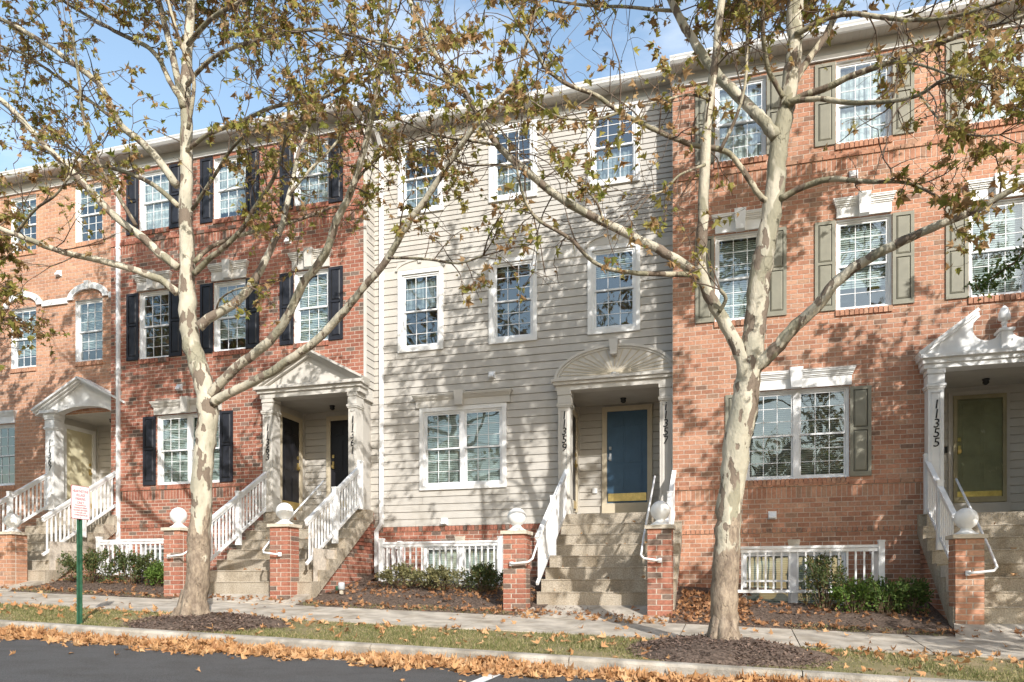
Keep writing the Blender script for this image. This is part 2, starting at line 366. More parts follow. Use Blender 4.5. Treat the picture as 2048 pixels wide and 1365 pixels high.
# ------------------------------------------------------------------ ground, road, kerb, pavement
def sheet(name, x0, x1, ys, mat_, dz=0.0, step=1.0, zf=None, holes=(), wob=0.0, kind='structure'):
    mb = MB()
    xs = list(np.arange(x0, x1 + 1e-6, step))
    zf = zf or ground_z
    ny = len(ys)
    for x in xs:
        for y in ys: mb.v.append((x, y, zf(x, y) + dz + (wob * (random.random() - .5) if wob else 0)))
    for i in range(len(xs)-1):
        for j in range(ny-1):
            cx_, cy_ = (xs[i]+xs[i+1])/2, (ys[j]+ys[j+1])/2
            if any(h[0] < cx_ < h[1] and h[2] < cy_ < h[3] for h in holes): continue
            mb.f.append((i*ny+j, (i+1)*ny+j, (i+1)*ny+j+1, i*ny+j+1))
    o = mb.build(name, mat_, smooth=True); o['kind'] = kind; return o
def base_z(X): return 0.185 - 0.0365 * X
sheet('ground', -220, 220, [-260, -60, -16, -6.0, 60, 260], 'soil', 0, 20, zf=lambda X, Y: base_z(X) - .55 - (.03 * min(0, max(-60, Y + 6)) * -1 if Y < -6 else 0))
def road_z(X, Y): return base_z(X) - .15 - .018 * (-6.5 - Y)
sheet('road', -60, 60, [-15.5, -12, -9, -7.5, -6.52], 'asphalt', .004, 2.0, zf=road_z)
def gutter_z(X, Y): return base_z(X) - .15 + (.02 if Y > -6.2 else 0) * 0
sheet('gutter_pan', -60, 60, [-6.54, -6.3, -6.09], 'kerb_concrete', .006, 2.0, zf=lambda X, Y: base_z(X) - .155 - .02 * (-6.1 - Y))
pk = MB()
pk.quad((-2.42, -8.4, road_z(-2.42, -8.4)+.009), (-2.30, -8.4, road_z(-2.3, -8.4)+.009), (-2.30, -6.62, road_z(-2.3, -6.62)+.009), (-2.42, -6.62, road_z(-2.42, -6.62)+.009))
o = pk.build('parking_line', 'road_paint'); o['kind'] = 'structure'
# kerb stones, each a piece between joints
kerb = bpy.data.objects.new('kerb', None); COL.objects.link(kerb); kerb['kind'] = 'structure'
for k in range(-10, 6):
    a, b = .62 + 2.36*k + .006, .62 + 2.36*(k+1) - .006
    mb = MB()
    prof = [(-6.10, -.30), (-6.10, -.035), (-6.085, -.008), (-6.06, 0.0), (-5.95, .004), (-5.95, -.30)]
    n = len(prof)
    for X in (a, b): mb.v += [(X, y, base_z(X) + z + .012) for y, z in prof]
    mb.f = [tuple(range(n-1, -1, -1)), tuple(range(n, 2*n))] + [(i, (i+1) % n, (i+1) % n + n, i+n) for i in range(n)]
    mb.build('kerb_stone', 'kerb_concrete', kerb)
# planting strip
verge_ys = [-5.96, -5.6, -5.2, -4.8, -4.33]
sheet('verge', -30, 12, verge_ys, 'turf_base', -.005, .5, wob=.015)
# pavement slabs
pave = bpy.data.objects.new('pavement', None); COL.objects.link(pave); pave['kind'] = 'structure'
for k in range(-14, 6):
    a, b = -.72 + 1.45*k + .007, -.72 + 1.45*(k+1) - .007
    mb = MB(); j = random.uniform(-.006, .006)
    top = [(a, -4.32), (b, -4.32), (b, -2.76), (a, -2.76)]
    mb.v = [(x, y, ground_z(x, y) + .012 + j) for x, y in top] + [(x, y, ground_z(x, y) - .12) for x, y in top]
    mb.f = [(0,1,2,3), (0,4,5,1), (1,5,6,2), (2,6,7,3), (3,7,4,0)]
    mb.build('paving_slab', 'concrete', pave)
# planting beds in front of the houses, open where the window wells are
WELLS = [(-.12, 2.20, -1.0, .2), (-6.75, -4.25, -.5, .5), (-13.2, -11.3, -.95, .2)]
sheet('garden_bed', -30, 12, [-2.77, -2.4, -2.0, -1.5, -1.0, -.5, 0.0, .5], 'mulch', .004, .25, holes=[(a-.13, b+.13, c, d) for a, b, c, d in WELLS] + [(3.0, 5.25, -2.8, .6), (-3.1, -1.05, -2.8, .6), (-9.5, -7.3, -2.8, .6), (-15.6, -13.6, -2.8, .6)], wob=.03)
for a, b, c, d in WELLS:
    mb = MB(); zb = ground_z((a+b)/2, -2) - .55
    mb.quad((a-.2, c-.05, zb), (b+.2, c-.05, zb), (b+.2, d+.3, zb), (a-.2, d+.3, zb))
    mb.box(a-.2, b+.2, c-.06, c, zb, ground_z(b, c) - .01); mb.box(a-.2, a-.12, c, d, zb, ground_z(b, d) - .2); mb.box(b+.12, b+.2, c, d, zb, ground_z(b, d) - .2)
    o = mb.build('window_well', 'concrete'); o['kind'] = 'structure'

# ------------------------------------------------------------------ house building blocks
def course_list(z0, z1, bands, ch=.0813):
    """bands: (lo, hi, kind); plain courses fill the rest"""
    out = []; z = z0
    for lo, hi, kind in sorted(bands) + [(z1, z1, None)]:
        if lo > z + .01:
            n = max(1, round((lo - z) / ch)); h = (lo - z) / n
            out += [(z + i*h, z + (i+1)*h, 'run') for i in range(n)]
        if kind: out.append((lo, hi, kind))
        z = max(z, hi)
    return out
BRICK_MESH = {}
def brick_mesh(w, d, h, matname):
    key = (round(w, 3), round(d, 3), round(h, 3), matname)
    if key not in BRICK_MESH:
        mb = MB().box(-w/2, w/2, 0, d, -h/2, h/2); me = bpy.data.meshes.new('brick'); me.from_pydata(mb.v, [], mb.f); me.materials.append(M[matname]); me.update(); BRICK_MESH[key] = me
    return BRICK_MESH[key]
def brick_wall(root, x0, x1, z0, z1, y, holes, bands, matname, sills=(), single_near=None, mortar='mortar', axis='y', limit=None, nsingle=300):
    """mortar sheet with real bricks standing 7 mm proud. axis 'y': wall along X facing -Y; 'x+'/'x-': along Y facing +X/-X"""
    J = .0125; pieces = []
    for ci, (a, b, kind) in enumerate(course_list(z0, z1, bands)):
        if kind == 'soldier': L, proud, off = .0813, .0045, 0
        elif kind == 'rowlock': L, proud, off = .0813, .022, 0
        elif kind == 'ledge': L, proud, off = .203, .026, .1
        else: L, proud, off = .203, .0045, (.1015 if ci % 2 else 0)
        x = x0 - off
        while x < x1 - .01:
            r = (max(x, x0), min(x + L, x1), a, b); x += L
            hs = [h for h in holes if h[0] < r[1] and h[1] > r[0] and h[2] < r[3] and h[3] > r[2]]
            for q in (rect_minus(*r, hs) if hs else [r]):
                if q[1]-q[0] > .025 and q[3]-q[2] > .02:
                    if limit and q[3] > limit((q[0]+q[1])/2) + .04: continue
                    pieces.append((q[0]+J/2, q[1]-J/2, q[2]+J/2, q[3]-J/2, proud))
    for sx0, sx1, sz in sills:                               # brick sills under windows
        n = round((sx1 - sx0) / .075); w = (sx1 - sx0) / n
        pieces += [(sx0+i*w+J/2, sx0+(i+1)*w-J/2, sz-.105, sz-.004, .032) for i in range(n)]
    full = [p for p in pieces if abs(p[1]-p[0] - (.203-J)) < .003 and p[4] == .0045]
    singles = []
    if single_near is not None:
        full.sort(key=lambda p: ((p[0]-single_near[0])**2 + .6*(p[2]-single_near[1])**2)); singles = full[:nsingle]; ss = set(singles)
        pieces = [p for p in pieces if p not in ss]
    def mp(u, yy, z):
        return (u, y + yy, z) if axis == 'y' else ((y - yy, u, z) if axis == 'x+' else (y + yy, u, z))
    vs, fs = [], []
    for a, b, c, d, pr in pieces:
        o = len(vs); vs += [mp(a,-pr,c), mp(b,-pr,c), mp(b,-pr,d), mp(a,-pr,d), mp(a,.03,c), mp(b,.03,c), mp(b,.03,d), mp(a,.03,d)]
        fs += [(o,o+1,o+2,o+3), (o+1,o+5,o+6,o+2), (o+4,o,o+3,o+7), (o+3,o+2,o+6,o+7), (o+4,o+5,o+1,o)]
    if vs: mesh_np('brickwork', np.array(vs), np.array(fs), matname, root, kind='stuff')
    for a, b, c, d, pr in singles:
        me = brick_mesh(b-a, .0345, .0688, matname); ob = bpy.data.objects.new('brick', me); COL.objects.link(ob); ob.parent = root
        ob.location = Vector(((a+b)/2, y - pr, (c+d)/2)) - ORIGIN[root.name]
        ob.scale = (1, 1, (d-c)/.0688)
    mb = MB()
    for a, b, c, d in rect_minus(x0, x1, z0, z1, holes):
        if limit: d = min(d, max(c, limit((a+b)/2)))
        mb.quad(mp(a,0,c), mp(b,0,c), mp(b,0,d), mp(a,0,d))
    mb.build('wall', mortar, root)
def siding_wall(root, x0, x1, z0, z1, y, holes, exposure, matname='siding', name='siding_board', lip=.02, axis='y', backing=True):
    n = max(1, round((z1 - z0) / exposure)); h = (z1 - z0) / n
    def mp(u, yy, z):
        return (u, y + yy, z) if axis == 'y' else ((y - yy, u, z) if axis == 'x+' else (y + yy, u, z))
    for i in range(n):
        c0, c1 = z0 + i*h, z0 + (i+1)*h; mb = MB()
        hs = [q for q in holes if q[2] < c1 and q[3] > c0]
        if x1 - x0 > 4:
            u = x0 + random.uniform(.6, 3.4)
            while u < x1 - .3: hs.append((u-.0025, u+.0025, c0, c1)); u += random.uniform(2.6, 3.7)
        xs = sorted({x0, x1, *[min(max(q[k], x0), x1) for q in hs for k in (0, 1)]}); zs = sorted({c0, c1, *[min(max(q[k], c0), c1) for q in hs for k in (2, 3)]})
        cells = {(p, r) for p in range(len(xs)-1) for r in range(len(zs)-1) if not any(q[0] < (xs[p]+xs[p+1])/2 < q[1] and q[2] < (zs[r]+zs[r+1])/2 < q[3] for q in hs)}
        while cells:                                          # every unbroken length of board is a piece of its own
            todo = [cells.pop()]; comp = []
            while todo:
                p, r = todo.pop(); comp.append((p, r))
                for nb in ((p-1, r), (p+1, r), (p, r-1), (p, r+1)):
                    if nb in cells: cells.remove(nb); todo.append(nb)
            mb = MB(); idx = {}
            def V(u, yy, z):
                k = (round(u, 5), round(yy, 5), round(z, 5))
                if k not in idx: idx[k] = len(mb.v); mb.v.append(mp(u, yy, z))
                return idx[k]
            fy = lambda z: -lip * (1 - .55*(z-c0)/h) - .002; gap = .013
            for p, r in comp:
                a, b, c, d = xs[p], xs[p+1], zs[r], zs[r+1]
                if abs(d - c1) < 1e-6 and i < n-1:
                    d2 = max(c + .002, d - gap); mb.f.append((V(a, fy(d2), d2), V(b, fy(d2), d2), V(b, .006, d2 + .002), V(a, .006, d2 + .002))); mb.f.append((V(a, .006, d2 + .002), V(b, .006, d2 + .002), V(b, .006, d), V(a, .006, d))); d = d2
                mb.f.append((V(a, fy(c), c), V(b, fy(c), c), V(b, fy(d), d), V(a, fy(d), d)))
                if r == 0: mb.f.append((V(a, .01, c), V(b, .01, c), V(b, fy(c), c), V(a, fy(c), c)))
            mb.build(name, matname, root)
    if backing:
        mb = MB()
        for a, b, c, d in rect_minus(x0, x1, z0, z1, holes): mb.quad(mp(a,.012,c), mp(b,.012,c), mp(b,.012,d), mp(a,.012,d))
        mb.build('wall', matname, root)

def window(root, x0, x1, z0, z1, y, double=False, rec=.05, blind=(1, 1), fill='blind', tilt=1, casing=None, cmat='white_trim', label=None, shade_rows=0, grid=(3, 3), split=.5):
    """window (frame) > sash, pane, muntin, blind, interior. blind: share of the (upper, lower) sash that is covered from the top"""
    fw, yf = .04, y + rec
    mb = MB()
    mb.box(x0, x1, yf, yf+.11, z1-fw, z1).box(x0, x1, yf, yf+.11, z0, z0+fw)
    mb.box(x0, x0+fw, yf, yf+.11, z0+fw, z1-fw).box(x1-fw, x1, yf, yf+.11, z0+fw, z1-fw)
    xm = (x0+x1)/2
    if double: mb.box(xm-.05, xm+.05, yf-.005, yf+.11, z0+fw, z1-fw)
    if rec > 0: mb.box(x0-.01, x0, y+.005, yf+.1, z0, z1).box(x1, x1+.01, y+.005, yf+.1, z0, z1).box(x0, x1, y+.005, yf+.1, z1, z1+.01).box(x0-.01, x1+.01, y-.012, yf+.1, z0-.015, z0)
    w = mb.build('window', 'white_vinyl', root)
    if label: w['label'] = label
    if casing:
        cw, cy = casing; mb = MB()
        mb.box(x0-cw, x0, y-cy, y+.06, z0-cw, z1+cw).box(x1, x1+cw, y-cy, y+.06, z0-cw, z1+cw)
        mb.box(x0, x1, y-cy, y+.06, z1, z1+cw).box(x0, x1, y-cy-.003, y+.06, z0-cw, z0)
        mb.build('casing', cmat, w)
    cols = [(x0+fw, xm-.05), (xm+.05, x1-fw)] if double else [(x0+fw, x1-fw)]
    zm = z0 + (z1-z0)*split
    for a, b in cols:
        for up, (c, d) in enumerate(((z0+fw, zm+.018), (zm-.018, z1-fw))):
            ys = yf + (.018 if up else .050); sw = .032
            mb = MB().box(a, b, ys, ys+.03, d-sw, d).box(a, b, ys, ys+.03, c, c+sw).box(a, a+sw, ys, ys+.03, c+sw, d-sw).box(b-sw, b, ys, ys+.03, c+sw, d-sw)
            mb.build('sash', 'white_vinyl', w)
            ga, gb, gc, gd = a+sw, b-sw, c+sw, d-sw
            p = MB().quad((ga, ys+.010, gc), (gb, ys+.010, gc), (gb, ys+.010, gd), (ga, ys+.010, gd)).build('pane', 'glass', w)
            mb = MB(); gx, gz = grid
            for i in range(1, gx): X = ga + (gb-ga)*i/gx; mb.box(X-.0055, X+.0055, ys+.001, ys+.0085, gc, gd)
            for j in range(1, gz): Z = gc + (gd-gc)*j/gz; mb.box(ga, gb, ys+.0015, ys+.008, Z-.0055, Z+.0055)
            if mb.f: mb.build('muntin', 'white_vinyl', w)
            cov = blind[1 - up] if isinstance(blind, tuple) else blind
            if cov > 0:
                yb = yf + .125; mb = MB(); zt = gd; zl = gd - (gd-gc)*cov - (.04 if not up else 0)
                if fill == 'blind':
                    n = max(2, int((zt-zl)/.036))
                    for i in range(n):
                        Z = zt - (i+.5)*(zt-zl)/n; ta, tb, tz = (-.010, .006, .0165) if tilt else (.014, -.010, .009); mb.quad((ga-.02, yb+ta, Z-tz), (gb+.02, yb+ta, Z-tz), (gb+.02, yb+tb, Z+tz), (ga-.02, yb+tb, Z+tz))
                else:
                    n = 26; xs = [ga-.02 + (gb-ga+.04)*i/n for i in range(n+1)]; yy = [yb + .012*math.sin(i*1.9) for i in range(n+1)]
                    for i in range(n): mb.quad((xs[i], yy[i], zl), (xs[i+1], yy[i+1], zl), (xs[i+1], yy[i+1], zt), (xs[i], yy[i], zt))
                mb.build('blind' if fill == 'blind' else 'curtain', fill, w)
    yb = yf + .11; D = .55; mb = MB()
    mb.quad((x0, yb+D, z0), (x1, yb+D, z0), (x1, yb+D, z1), (x0, yb+D, z1)); mb.quad((x0, yb, z0), (x0, yb+D, z0), (x0, yb+D, z1), (x0, yb, z1)); mb.quad((x1, yb+D, z0), (x1, yb, z0), (x1, yb, z1), (x1, yb+D, z1))
    mb.quad((x0, yb, z1), (x0, yb+D, z1), (x1, yb+D, z1), (x1, yb, z1)); mb.quad((x0, yb, z0), (x1, yb, z0), (x1, yb+D, z0), (x0, yb+D, z0))
    mb.build('room', 'interior', w)
    return w
def shutter(root, x0, x1, z0, z1, y, m):
    mb = MB(); t = .032; b = .055; zm = z0 + (z1-z0)*.53; r = .045
    mb.box(x0, x1, y-t, y-.004, z0, z0+b*1.5).box(x0, x1, y-t, y-.004, z1-b, z1).box(x0, x1, y-t, y-.004, zm-r/2, zm+r/2)
    mb.box(x0, x0+b, y-t+.001, y-.004, z0+b*1.5, z1-b).box(x1-b, x1, y-t+.001, y-.004, z0+b*1.5, z1-b)
    s = mb.build('shutter', m, root)
    MB().box(x0+.01, x1-.01, y-.012, y-.006, z0+.02, z1-.02).build('groove', 'groove', s)
    for c, d in ((z0+b*1.5, zm-r/2), (zm+r/2, z1-b)):
        g = .011; a, e, c, d = x0+b+g, x1-b-g, c+g, d-g; i = .022
        mb = MB(); mb.v = [(a,y-.016,c),(e,y-.016,c),(e,y-.016,d),(a,y-.016,d),(a+i,y-t+.002,c+i),(e-i,y-t+.002,c+i),(e-i,y-t+.002,d-i),(a+i,y-t+.002,d-i)]
        mb.f = [(4,5,6,7),(0,1,5,4),(1,2,6,5),(2,3,7,6),(3,0,4,7)]
        mb.build('panel', m, s)
def lintel(root, x0, x1, z0, z1, y, m, kx=None, kw=(.155, .2), kup=.05, wings=.06):
    mb = MB(); h = z1 - z0; xa, xb = x0+wings, x1-wings
    mb.box(xa, xb, y-.045, y, z0, z0+h*.58)
    for i, (a, b, pr) in enumerate(((.58, .66, .062), (.66, .76, .080), (.76, .84, .095), (.84, .94, .115), (.94, 1.0, .125))):
        e = wings * (i+1) / 5; mb.box(xa-e, xb+e, y-pr, y, z0+h*a, z0+h*b)
    l = mb.build('lintel', m, root)
    if kx is None: kx = (x0+x1)/2
    a, b = kw
    mk = MB().prism([(kx-a/2, z0-.006), (kx+a/2, z0-.006), (kx+b/2, z1+kup), (kx-b/2, z1+kup)], 'y', y-.15, y-.002); mk.build('keystone', m, l)
    return l
def eaves(root, x0, x1, y, zf, gut_end=True):
    """white trim, frieze, soffit, gutter, roof edge; zf = underside of the trim"""
    MB().box(x0, x1, y-.045, y+.02, zf, zf+.075).build('trim_board', 'white_trim', root)
    MB().box(x0, x1, y-.03, y+.02, zf+.075, zf+.235).build('frieze', 'frieze', root)
    mb = MB(); n = int((x1-x0)/.1)
    zs = zf + .235
    for i in range(n):
        a = x0 + (x1-x0)*i/n; b = x0 + (x1-x0)*(i+1)/n
        mb.quad((a+.004, y+.02, zs), (a+.004, y-.305, zs), (b-.004, y-.305, zs), (b-.004, y+.02, zs)); mb.quad((b-.004, y+.02, zs), (b-.004, y-.305, zs), (b+.004, y-.305, zs+.006), (b+.004, y+.02, zs+.006))
    mb.build('soffit', 'soffit', root)
    prof = [(-.30, -.01), (-.345, -.01), (-.385, .03), (-.395, .06), (-.41, .085), (-.415, .105), (-.40, .105), (-.30, .10)]
    MB().prism([(y+p, zs+q) for p, q in prof], 'x', x0, x1).build('gutter', 'white_vinyl', root)
    MB().quad((x0, y-.34, zs+.11), (x1, y-.34, zs+.11), (x1, y+5.5, zs+2.2), (x0, y+5.5, zs+2.2)).build('roof', 'shingle', root)
def downspout(root, x, y, zt, zb, jog=None, w=.075):
    mb = MB(); 
    if jog:
        zj, dx = jog
        mb.box(x-w/2, x+w/2, y-.07, y-.01, zj+.08, zt); mb.beam((x, y-.04, zj+.10), (x+dx, y-.07, zj-.06), w, .06, (0, 1, 0)); mb.box(x+dx-w/2, x+dx+w/2, y-.10, y-.04, zb, zj-.04)
    else: mb.box(x-w/2, x+w/2, y-.07, y-.01, zb, zt)
    d = mb.build('downspout', 'white_vinyl', root)
    for z in (zb + (zt-zb)*.3, zb + (zt-zb)*.55, zb + (zt-zb)*.8): MB().box(x-w/2-.012, x+w/2+.012, y-.074, y-.006, z-.015, z+.015).build('strap', 'white_vinyl', d)
    MB().prism([(y-.01, zt-.02), (y-.07, zt-.02), (y-.36, zt+.30), (y-.30, zt+.33)], 'x', x-w/2, x+w/2).build('elbow', 'white_vinyl', d)
def vent(root, x, z, y):
    v = MB().box(x-.07, x+.07, y-.03, y, z-.07, z+.07).build('wall_vent', 'white_vinyl', root)
    MB().prism([(y-.03, z+.05), (y-.10, z-.03), (y-.10, z-.055), (y-.03, z-.055)], 'x', x-.055, x+.055).build('hood', 'white_vinyl', v)
def column(root, x0, x1, z0, z1, y0, y1, m, digits=None):
    mb = MB().box(x0, x1, y0, y1, z0, z1); w = x1-x0
    mb.box(x0-.018, x1+.018, y0-.018, y1, z0, z0+.30); mb.box(x0-.03, x1+.03, y0-.03, y1, z1-.29, z1-.25); mb.box(x0-.018, x1+.018, y0-.018, y1, z1-.32, z1-.29)
    mb.box(x0-.02, x1+.02, y0-.02, y1, z1-.08, z1); mb.box(x0-.01, x1+.01, y0-.01, y1, z1-.24, z1-.10)
    c = mb.build('column', m, root)
    f = .045; mp = MB(); a, b, zc, zd = x0+f, x1-f, z0+.36, z1-.38
    for q in ((a, b, zc, zc+.014), (a, b, zd-.014, zd), (a, a+.014, zc, zd), (b-.014, b, zc, zd)): mp.box(q[0], q[1], y0-.012, y0, q[2], q[3])
    mp.build('molding', m, c)
    if digits:
        s, zt, pitch = digits
        for i, ch in enumerate(s): text_mesh('house_number', ch, .21, ((x0+x1)/2, y0-.006, zt - pitch*i), 'number_black', c, shear=.12)
    return c
def door(root, x0, x1, z0, z1, y, m, axis='y', hinge=1, panels=True, handle='brass', kick=True, frame_m='door_trim', fw=.10, sill=True, label=None):
    """a slab with six raised panels; axis 'y' faces -Y, 'x+' faces +X (x range is then a y range and y the X of the wall)"""
    def mpb(mb, a, b, ya, yb, c, d):
        if axis == 'y': mb.box(a, b, y+ya, y+yb, c, d)
        else: mb.box(y-yb, y-ya, a, b, c, d)
    mb = MB(); mpb(mb, x0, x1, -.02, .02, z0, z1); d = mb.build('door', m, root)
    if label: d['label'] = label
    mb = MB()
    for q in ((x0-fw, x0, z0-.02, z1), (x1, x1+fw, z0-.02, z1), (x0-fw, x1+fw, z1, z1+fw)): mpb(mb, q[0], q[1], -.05, .04, q[2], q[3])
    mb.build('door_frame', frame_m, d)
    W, H = x1-x0, z1-z0
    if panels:
        for c, e in ((.06, .38), (.43, .78), (.83, .94)):
            for a, b in ((.12, .45), (.55, .88)):
                mb = MB(); mpb(mb, x0+W*a, x0+W*b, -.027, -.02, z0+H*c, z0+H*e); mpb(mb, x0+W*a+.03, x0+W*b-.03, -.036, -.027, z0+H*c+.03, z0+H*e-.03); mb.build('panel', m, d)
    if kick:
        mb = MB(); mpb(mb, x0+.02, x1-.02, -.042, -.036, z0+.03, z0+.19); mb.build('kick_plate', 'brass', d)
    hx = x0+.07 if hinge > 0 else x1-.07
    mb = MB(); mpb(mb, hx-.022, hx+.022, -.05, -.02, z0+H*.46, z0+H*.54); mpb(mb, hx-.028, hx+.028, -.08, -.04, z0+H*.47, z0+H*.50); mb.build('handle', handle, d)
    mb = MB(); mpb(mb, hx-.024, hx+.024, -.05, -.02, z0+H*.58, z0+H*.615); mb.build('lock', handle, d)
    if sill:
        mb = MB(); mpb(mb, x0-fw, x1+fw, -.08, .03, z0-.30, z0-.02); mb.build('door_sill', frame_m, d)
    return d
def porch(root, x0, x1, zf, zc, y, depth, m='siding', door_x=None, doors_done=None):
    """recessed entry: side walls, boarded back wall, ceiling, floor"""
    p = MB().quad((x0, y, zc), (x0, y+depth, zc), (x1, y+depth, zc), (x1, y, zc)).build('porch_ceiling', m, root)
    MB().box(x0, x1, y-.25, y+depth, zf-.2, zf).build('porch_floor', 'step_concrete', root)
    siding_wall(p, x0, x1, zf, zc, y+depth, [], .15, m)
    siding_wall(p, y, y+depth, zf, zc, x0, [], .15, m, axis='x+')
    MB().quad((x1, y+depth, zf), (x1, y, zf), (x1, y, zc), (x1, y+depth, zc)).build('wall', m, p)
    MB().box(x0+.012, x0+.06, y+depth-.06, y+depth-.012, zf, zc).build('corner_trim', m, p)
    c = Vector(((x0+x1)/2, y+depth*.55, zc))
    MB().lathe(c, [(.06, 0), (.06, -.02), (.045, -.03), (.055, -.07), (.02, -.10)], 12).build('porch_light', 'dark_metal', p, True)
    return p

# ------------------------------------------------------------------ the four houses
# --- pale red brick house at the right
YR = 0.0
hr = thing('brick_row_house', (3, 0, .3), 'pink brick row house with olive shutters and scroll topped entry behind the right tree', 'house')
P55 = (3.03, 5.17, 2.22, 4.58)
winR3 = [(-.38, .48), (1.63, 2.49), (3.65, 4.51)]
holes = [(a, b, 8.62, 10.03) for a, b in winR3] + [(a, b, 5.77, 7.31) for a, b in winR3] + [(.14, 1.83, 2.91, 4.46), (.09, 1.79, .62, 1.64), P55]
brick_wall(hr, -1.13, 7.2, .2, 10.08, YR, holes, [(1.97, 2.06, 'rowlock'), (2.57, 2.77, 'soldier'), (2.77, 2.85, 'ledge'), (8.17, 8.37, 'soldier'), (8.37, 8.45, 'ledge')], 'brick_pink',
           sills=[(a-.02, b+.02, 8.62) for a, b in winR3] + [(a-.02, b+.02, 5.77) for a, b in winR3] + [(.12, 1.85, 2.91)], single_near=(2.5, 3.6), mortar='mortar_pale')
for (a, b), bl in zip(winR3, ((1, .6), (1, 1), (1, 1))):
    window(hr, a, b, 8.62, 10.03, YR, blind=(1, 1), fill='curtain'); shutter(hr, a-.345, a-.015, 8.62, 10.03, YR, 'shutter_olive'); shutter(hr, b+.015, b+.345, 8.62, 10.03, YR, 'shutter_olive')
for (a, b), bl in zip(winR3, ((1, 1), (1, .45), (1, 1))):
    window(hr, a, b, 5.77, 7.31, YR, blind=bl); shutter(hr, a-.345, a-.015, 5.77, 7.31, YR, 'shutter_olive'); shutter(hr, b+.015, b+.345, 5.77, 7.31, YR, 'shutter_olive')
    lintel(hr, a-.06, b+.06, 7.335, 7.64, YR, 'white_trim')
window(hr, .14, 1.83, 2.91, 4.46, YR, True, blind=(1, 1), tilt=0); shutter(hr, -.205, .125, 2.91, 4.44, YR, 'shutter_olive'); shutter(hr, 1.845, 2.18, 2.91, 4.44, YR, 'shutter_olive')
lintel(hr, .03, 1.93, 4.475, 4.77, YR, 'white_trim', kw=(.17, .22))
window(hr, .09, 1.79, .62, 1.64, YR, True, blind=(1, 1), grid=(1, 1))
MB().prism([(.87, 1.66), (1.02, 1.66), (1.05, 1.85), (.84, 1.85)], 'y', -.02, -.0).build('keystone', 'cap_stone', hr)
vent(hr, .59, 2.28, YR); vent(hr, 1.9, 8.05, YR)
eaves(hr, -1.15, 7.2, YR, 10.08)
pr = porch(hr, P55[0]-.05, P55[1], 2.22, 4.58, YR, 1.2, 'cream_trim')
door(pr, 3.72, 4.48, 2.53, 4.40, 1.19, 'door_olive', panels=True, hinge=1, frame_m='cream_trim', label='olive front door behind a glass storm door')
sd_ = MB().box(3.69, 3.75, 1.10, 1.135, 2.52, 4.42).box(4.46, 4.52, 1.10, 1.135, 2.52, 4.42).box(3.75, 4.46, 1.10, 1.135, 4.35, 4.42).box(3.75, 4.46, 1.10, 1.135, 2.52, 2.62).build('storm_door', 'door_olive', pr)
MB().quad((3.75, 1.115, 2.62), (4.46, 1.115, 2.62), (4.46, 1.115, 4.35), (3.75, 1.115, 4.35)).build('pane', 'storm_glass', sd_)
MB().box(3.56, 3.60, 1.13, 1.17, 3.42, 3.53).build('doorbell', 'dark_metal', pr)
po = MB().box(2.92, 5.30, -.30, .02, 4.58, 4.66).box(2.90, 5.32, -.33, .02, 4.66, 4.74).box(2.86, 5.36, -.38, .02, 4.74, 4.80).build('portico', 'white_trim', hr)
column(po, 2.99, 3.22, 2.22, 4.58, -.27, .03, 'white_trim', ('11355', 3.99, .155)); column(po, 5.0, 5.23, 2.22, 4.58, -.27, .03, 'white_trim')
pc = 4.11
for sgn in (1, -1):
    pts = [(pc - sgn*1.20, 4.80), (pc - sgn*.385, 5.42)]
    for i in range(15):
        t = math.radians(118 + 217*i/14); pts.append((pc - sgn*(.265 - .21*math.cos(t)), 5.18 + .21*math.sin(t)))
    pts += [(pc - sgn*.06, 5.06), (pc, 5.06), (pc, 4.80)]
    if sgn < 0: pts = pts[::-1]
    MB().prism(pts, 'y', -.26, -.02).build('pediment', 'white_trim', po)
    mb = MB(); a, b = Vector((pc - sgn*1.26, -.17, 4.83)), Vector((pc - sgn*.40, -.17, 5.47))
    mb.beam(a, b, .34, .05, (0, 0, 1)); a.z -= .045; b.z -= .045; mb.beam(a, b, .28, .05, (0, 0, 1)); mb.build('raking_cornice', 'white_trim', po)
MB().box(pc-.078, pc+.078, -.30, -.02, 4.80, 5.10).box(pc-.11, pc+.11, -.32, -.02, 5.10, 5.14).build('plinth', 'white_trim', po)
MB().lathe((pc, -.16, 5.14), [(.05, 0), (.06, .02), (.035, .05), (.035, .09), (.055, .12), (.03, .145), (.085, .17), (.092, .20), (.082, .28), (.055, .35), (.015, .395)], 16).build('finial', 'white_trim', po, True)
# out of frame side of the house
# --- beige siding house in the middle
YS = .45
hs_ = thing('siding_row_house', (-4.3, YS, .3), 'beige clapboard row house with fan topped entry and blue door between the brick houses', 'house')
P57 = (-3.20, -1.13, 2.42, 4.80)
w3 = [(-6.69, -5.85), (-4.70, -3.87), (-2.69, -1.85)]
holes = [(a, b, 8.82, 10.17) for a, b in w3] + [(a, b, 5.98, 7.50) for a, b in w3] + [(-6.20, -4.50, 3.10, 4.62), P57]
siding_wall(hs_, -7.45, -1.13, 2.28, 7.44, YS, holes, .152)
siding_wall(hs_, -7.45, -1.13, 7.60, 10.24, YS, holes, .102)
MB().box(-7.45, -1.13, YS-.035, YS+.01, 7.44, 7.60)
mb = MB()
for a, b, c, d in rect_minus(-7.36, -1.13, 7.44, 7.60, holes): mb.box(a, b, YS-.03, YS+.012, c, d)
mb.build('belt_board', 'cream_trim', hs_)
brick_wall(hs_, -7.45, -1.13, .3, 2.28, YS, [(-6.21, -4.58, .9, 1.87)], [(2.17, 2.28, 'rowlock')], 'brick_red', single_near=(-5.4, 1.9), nsingle=120)
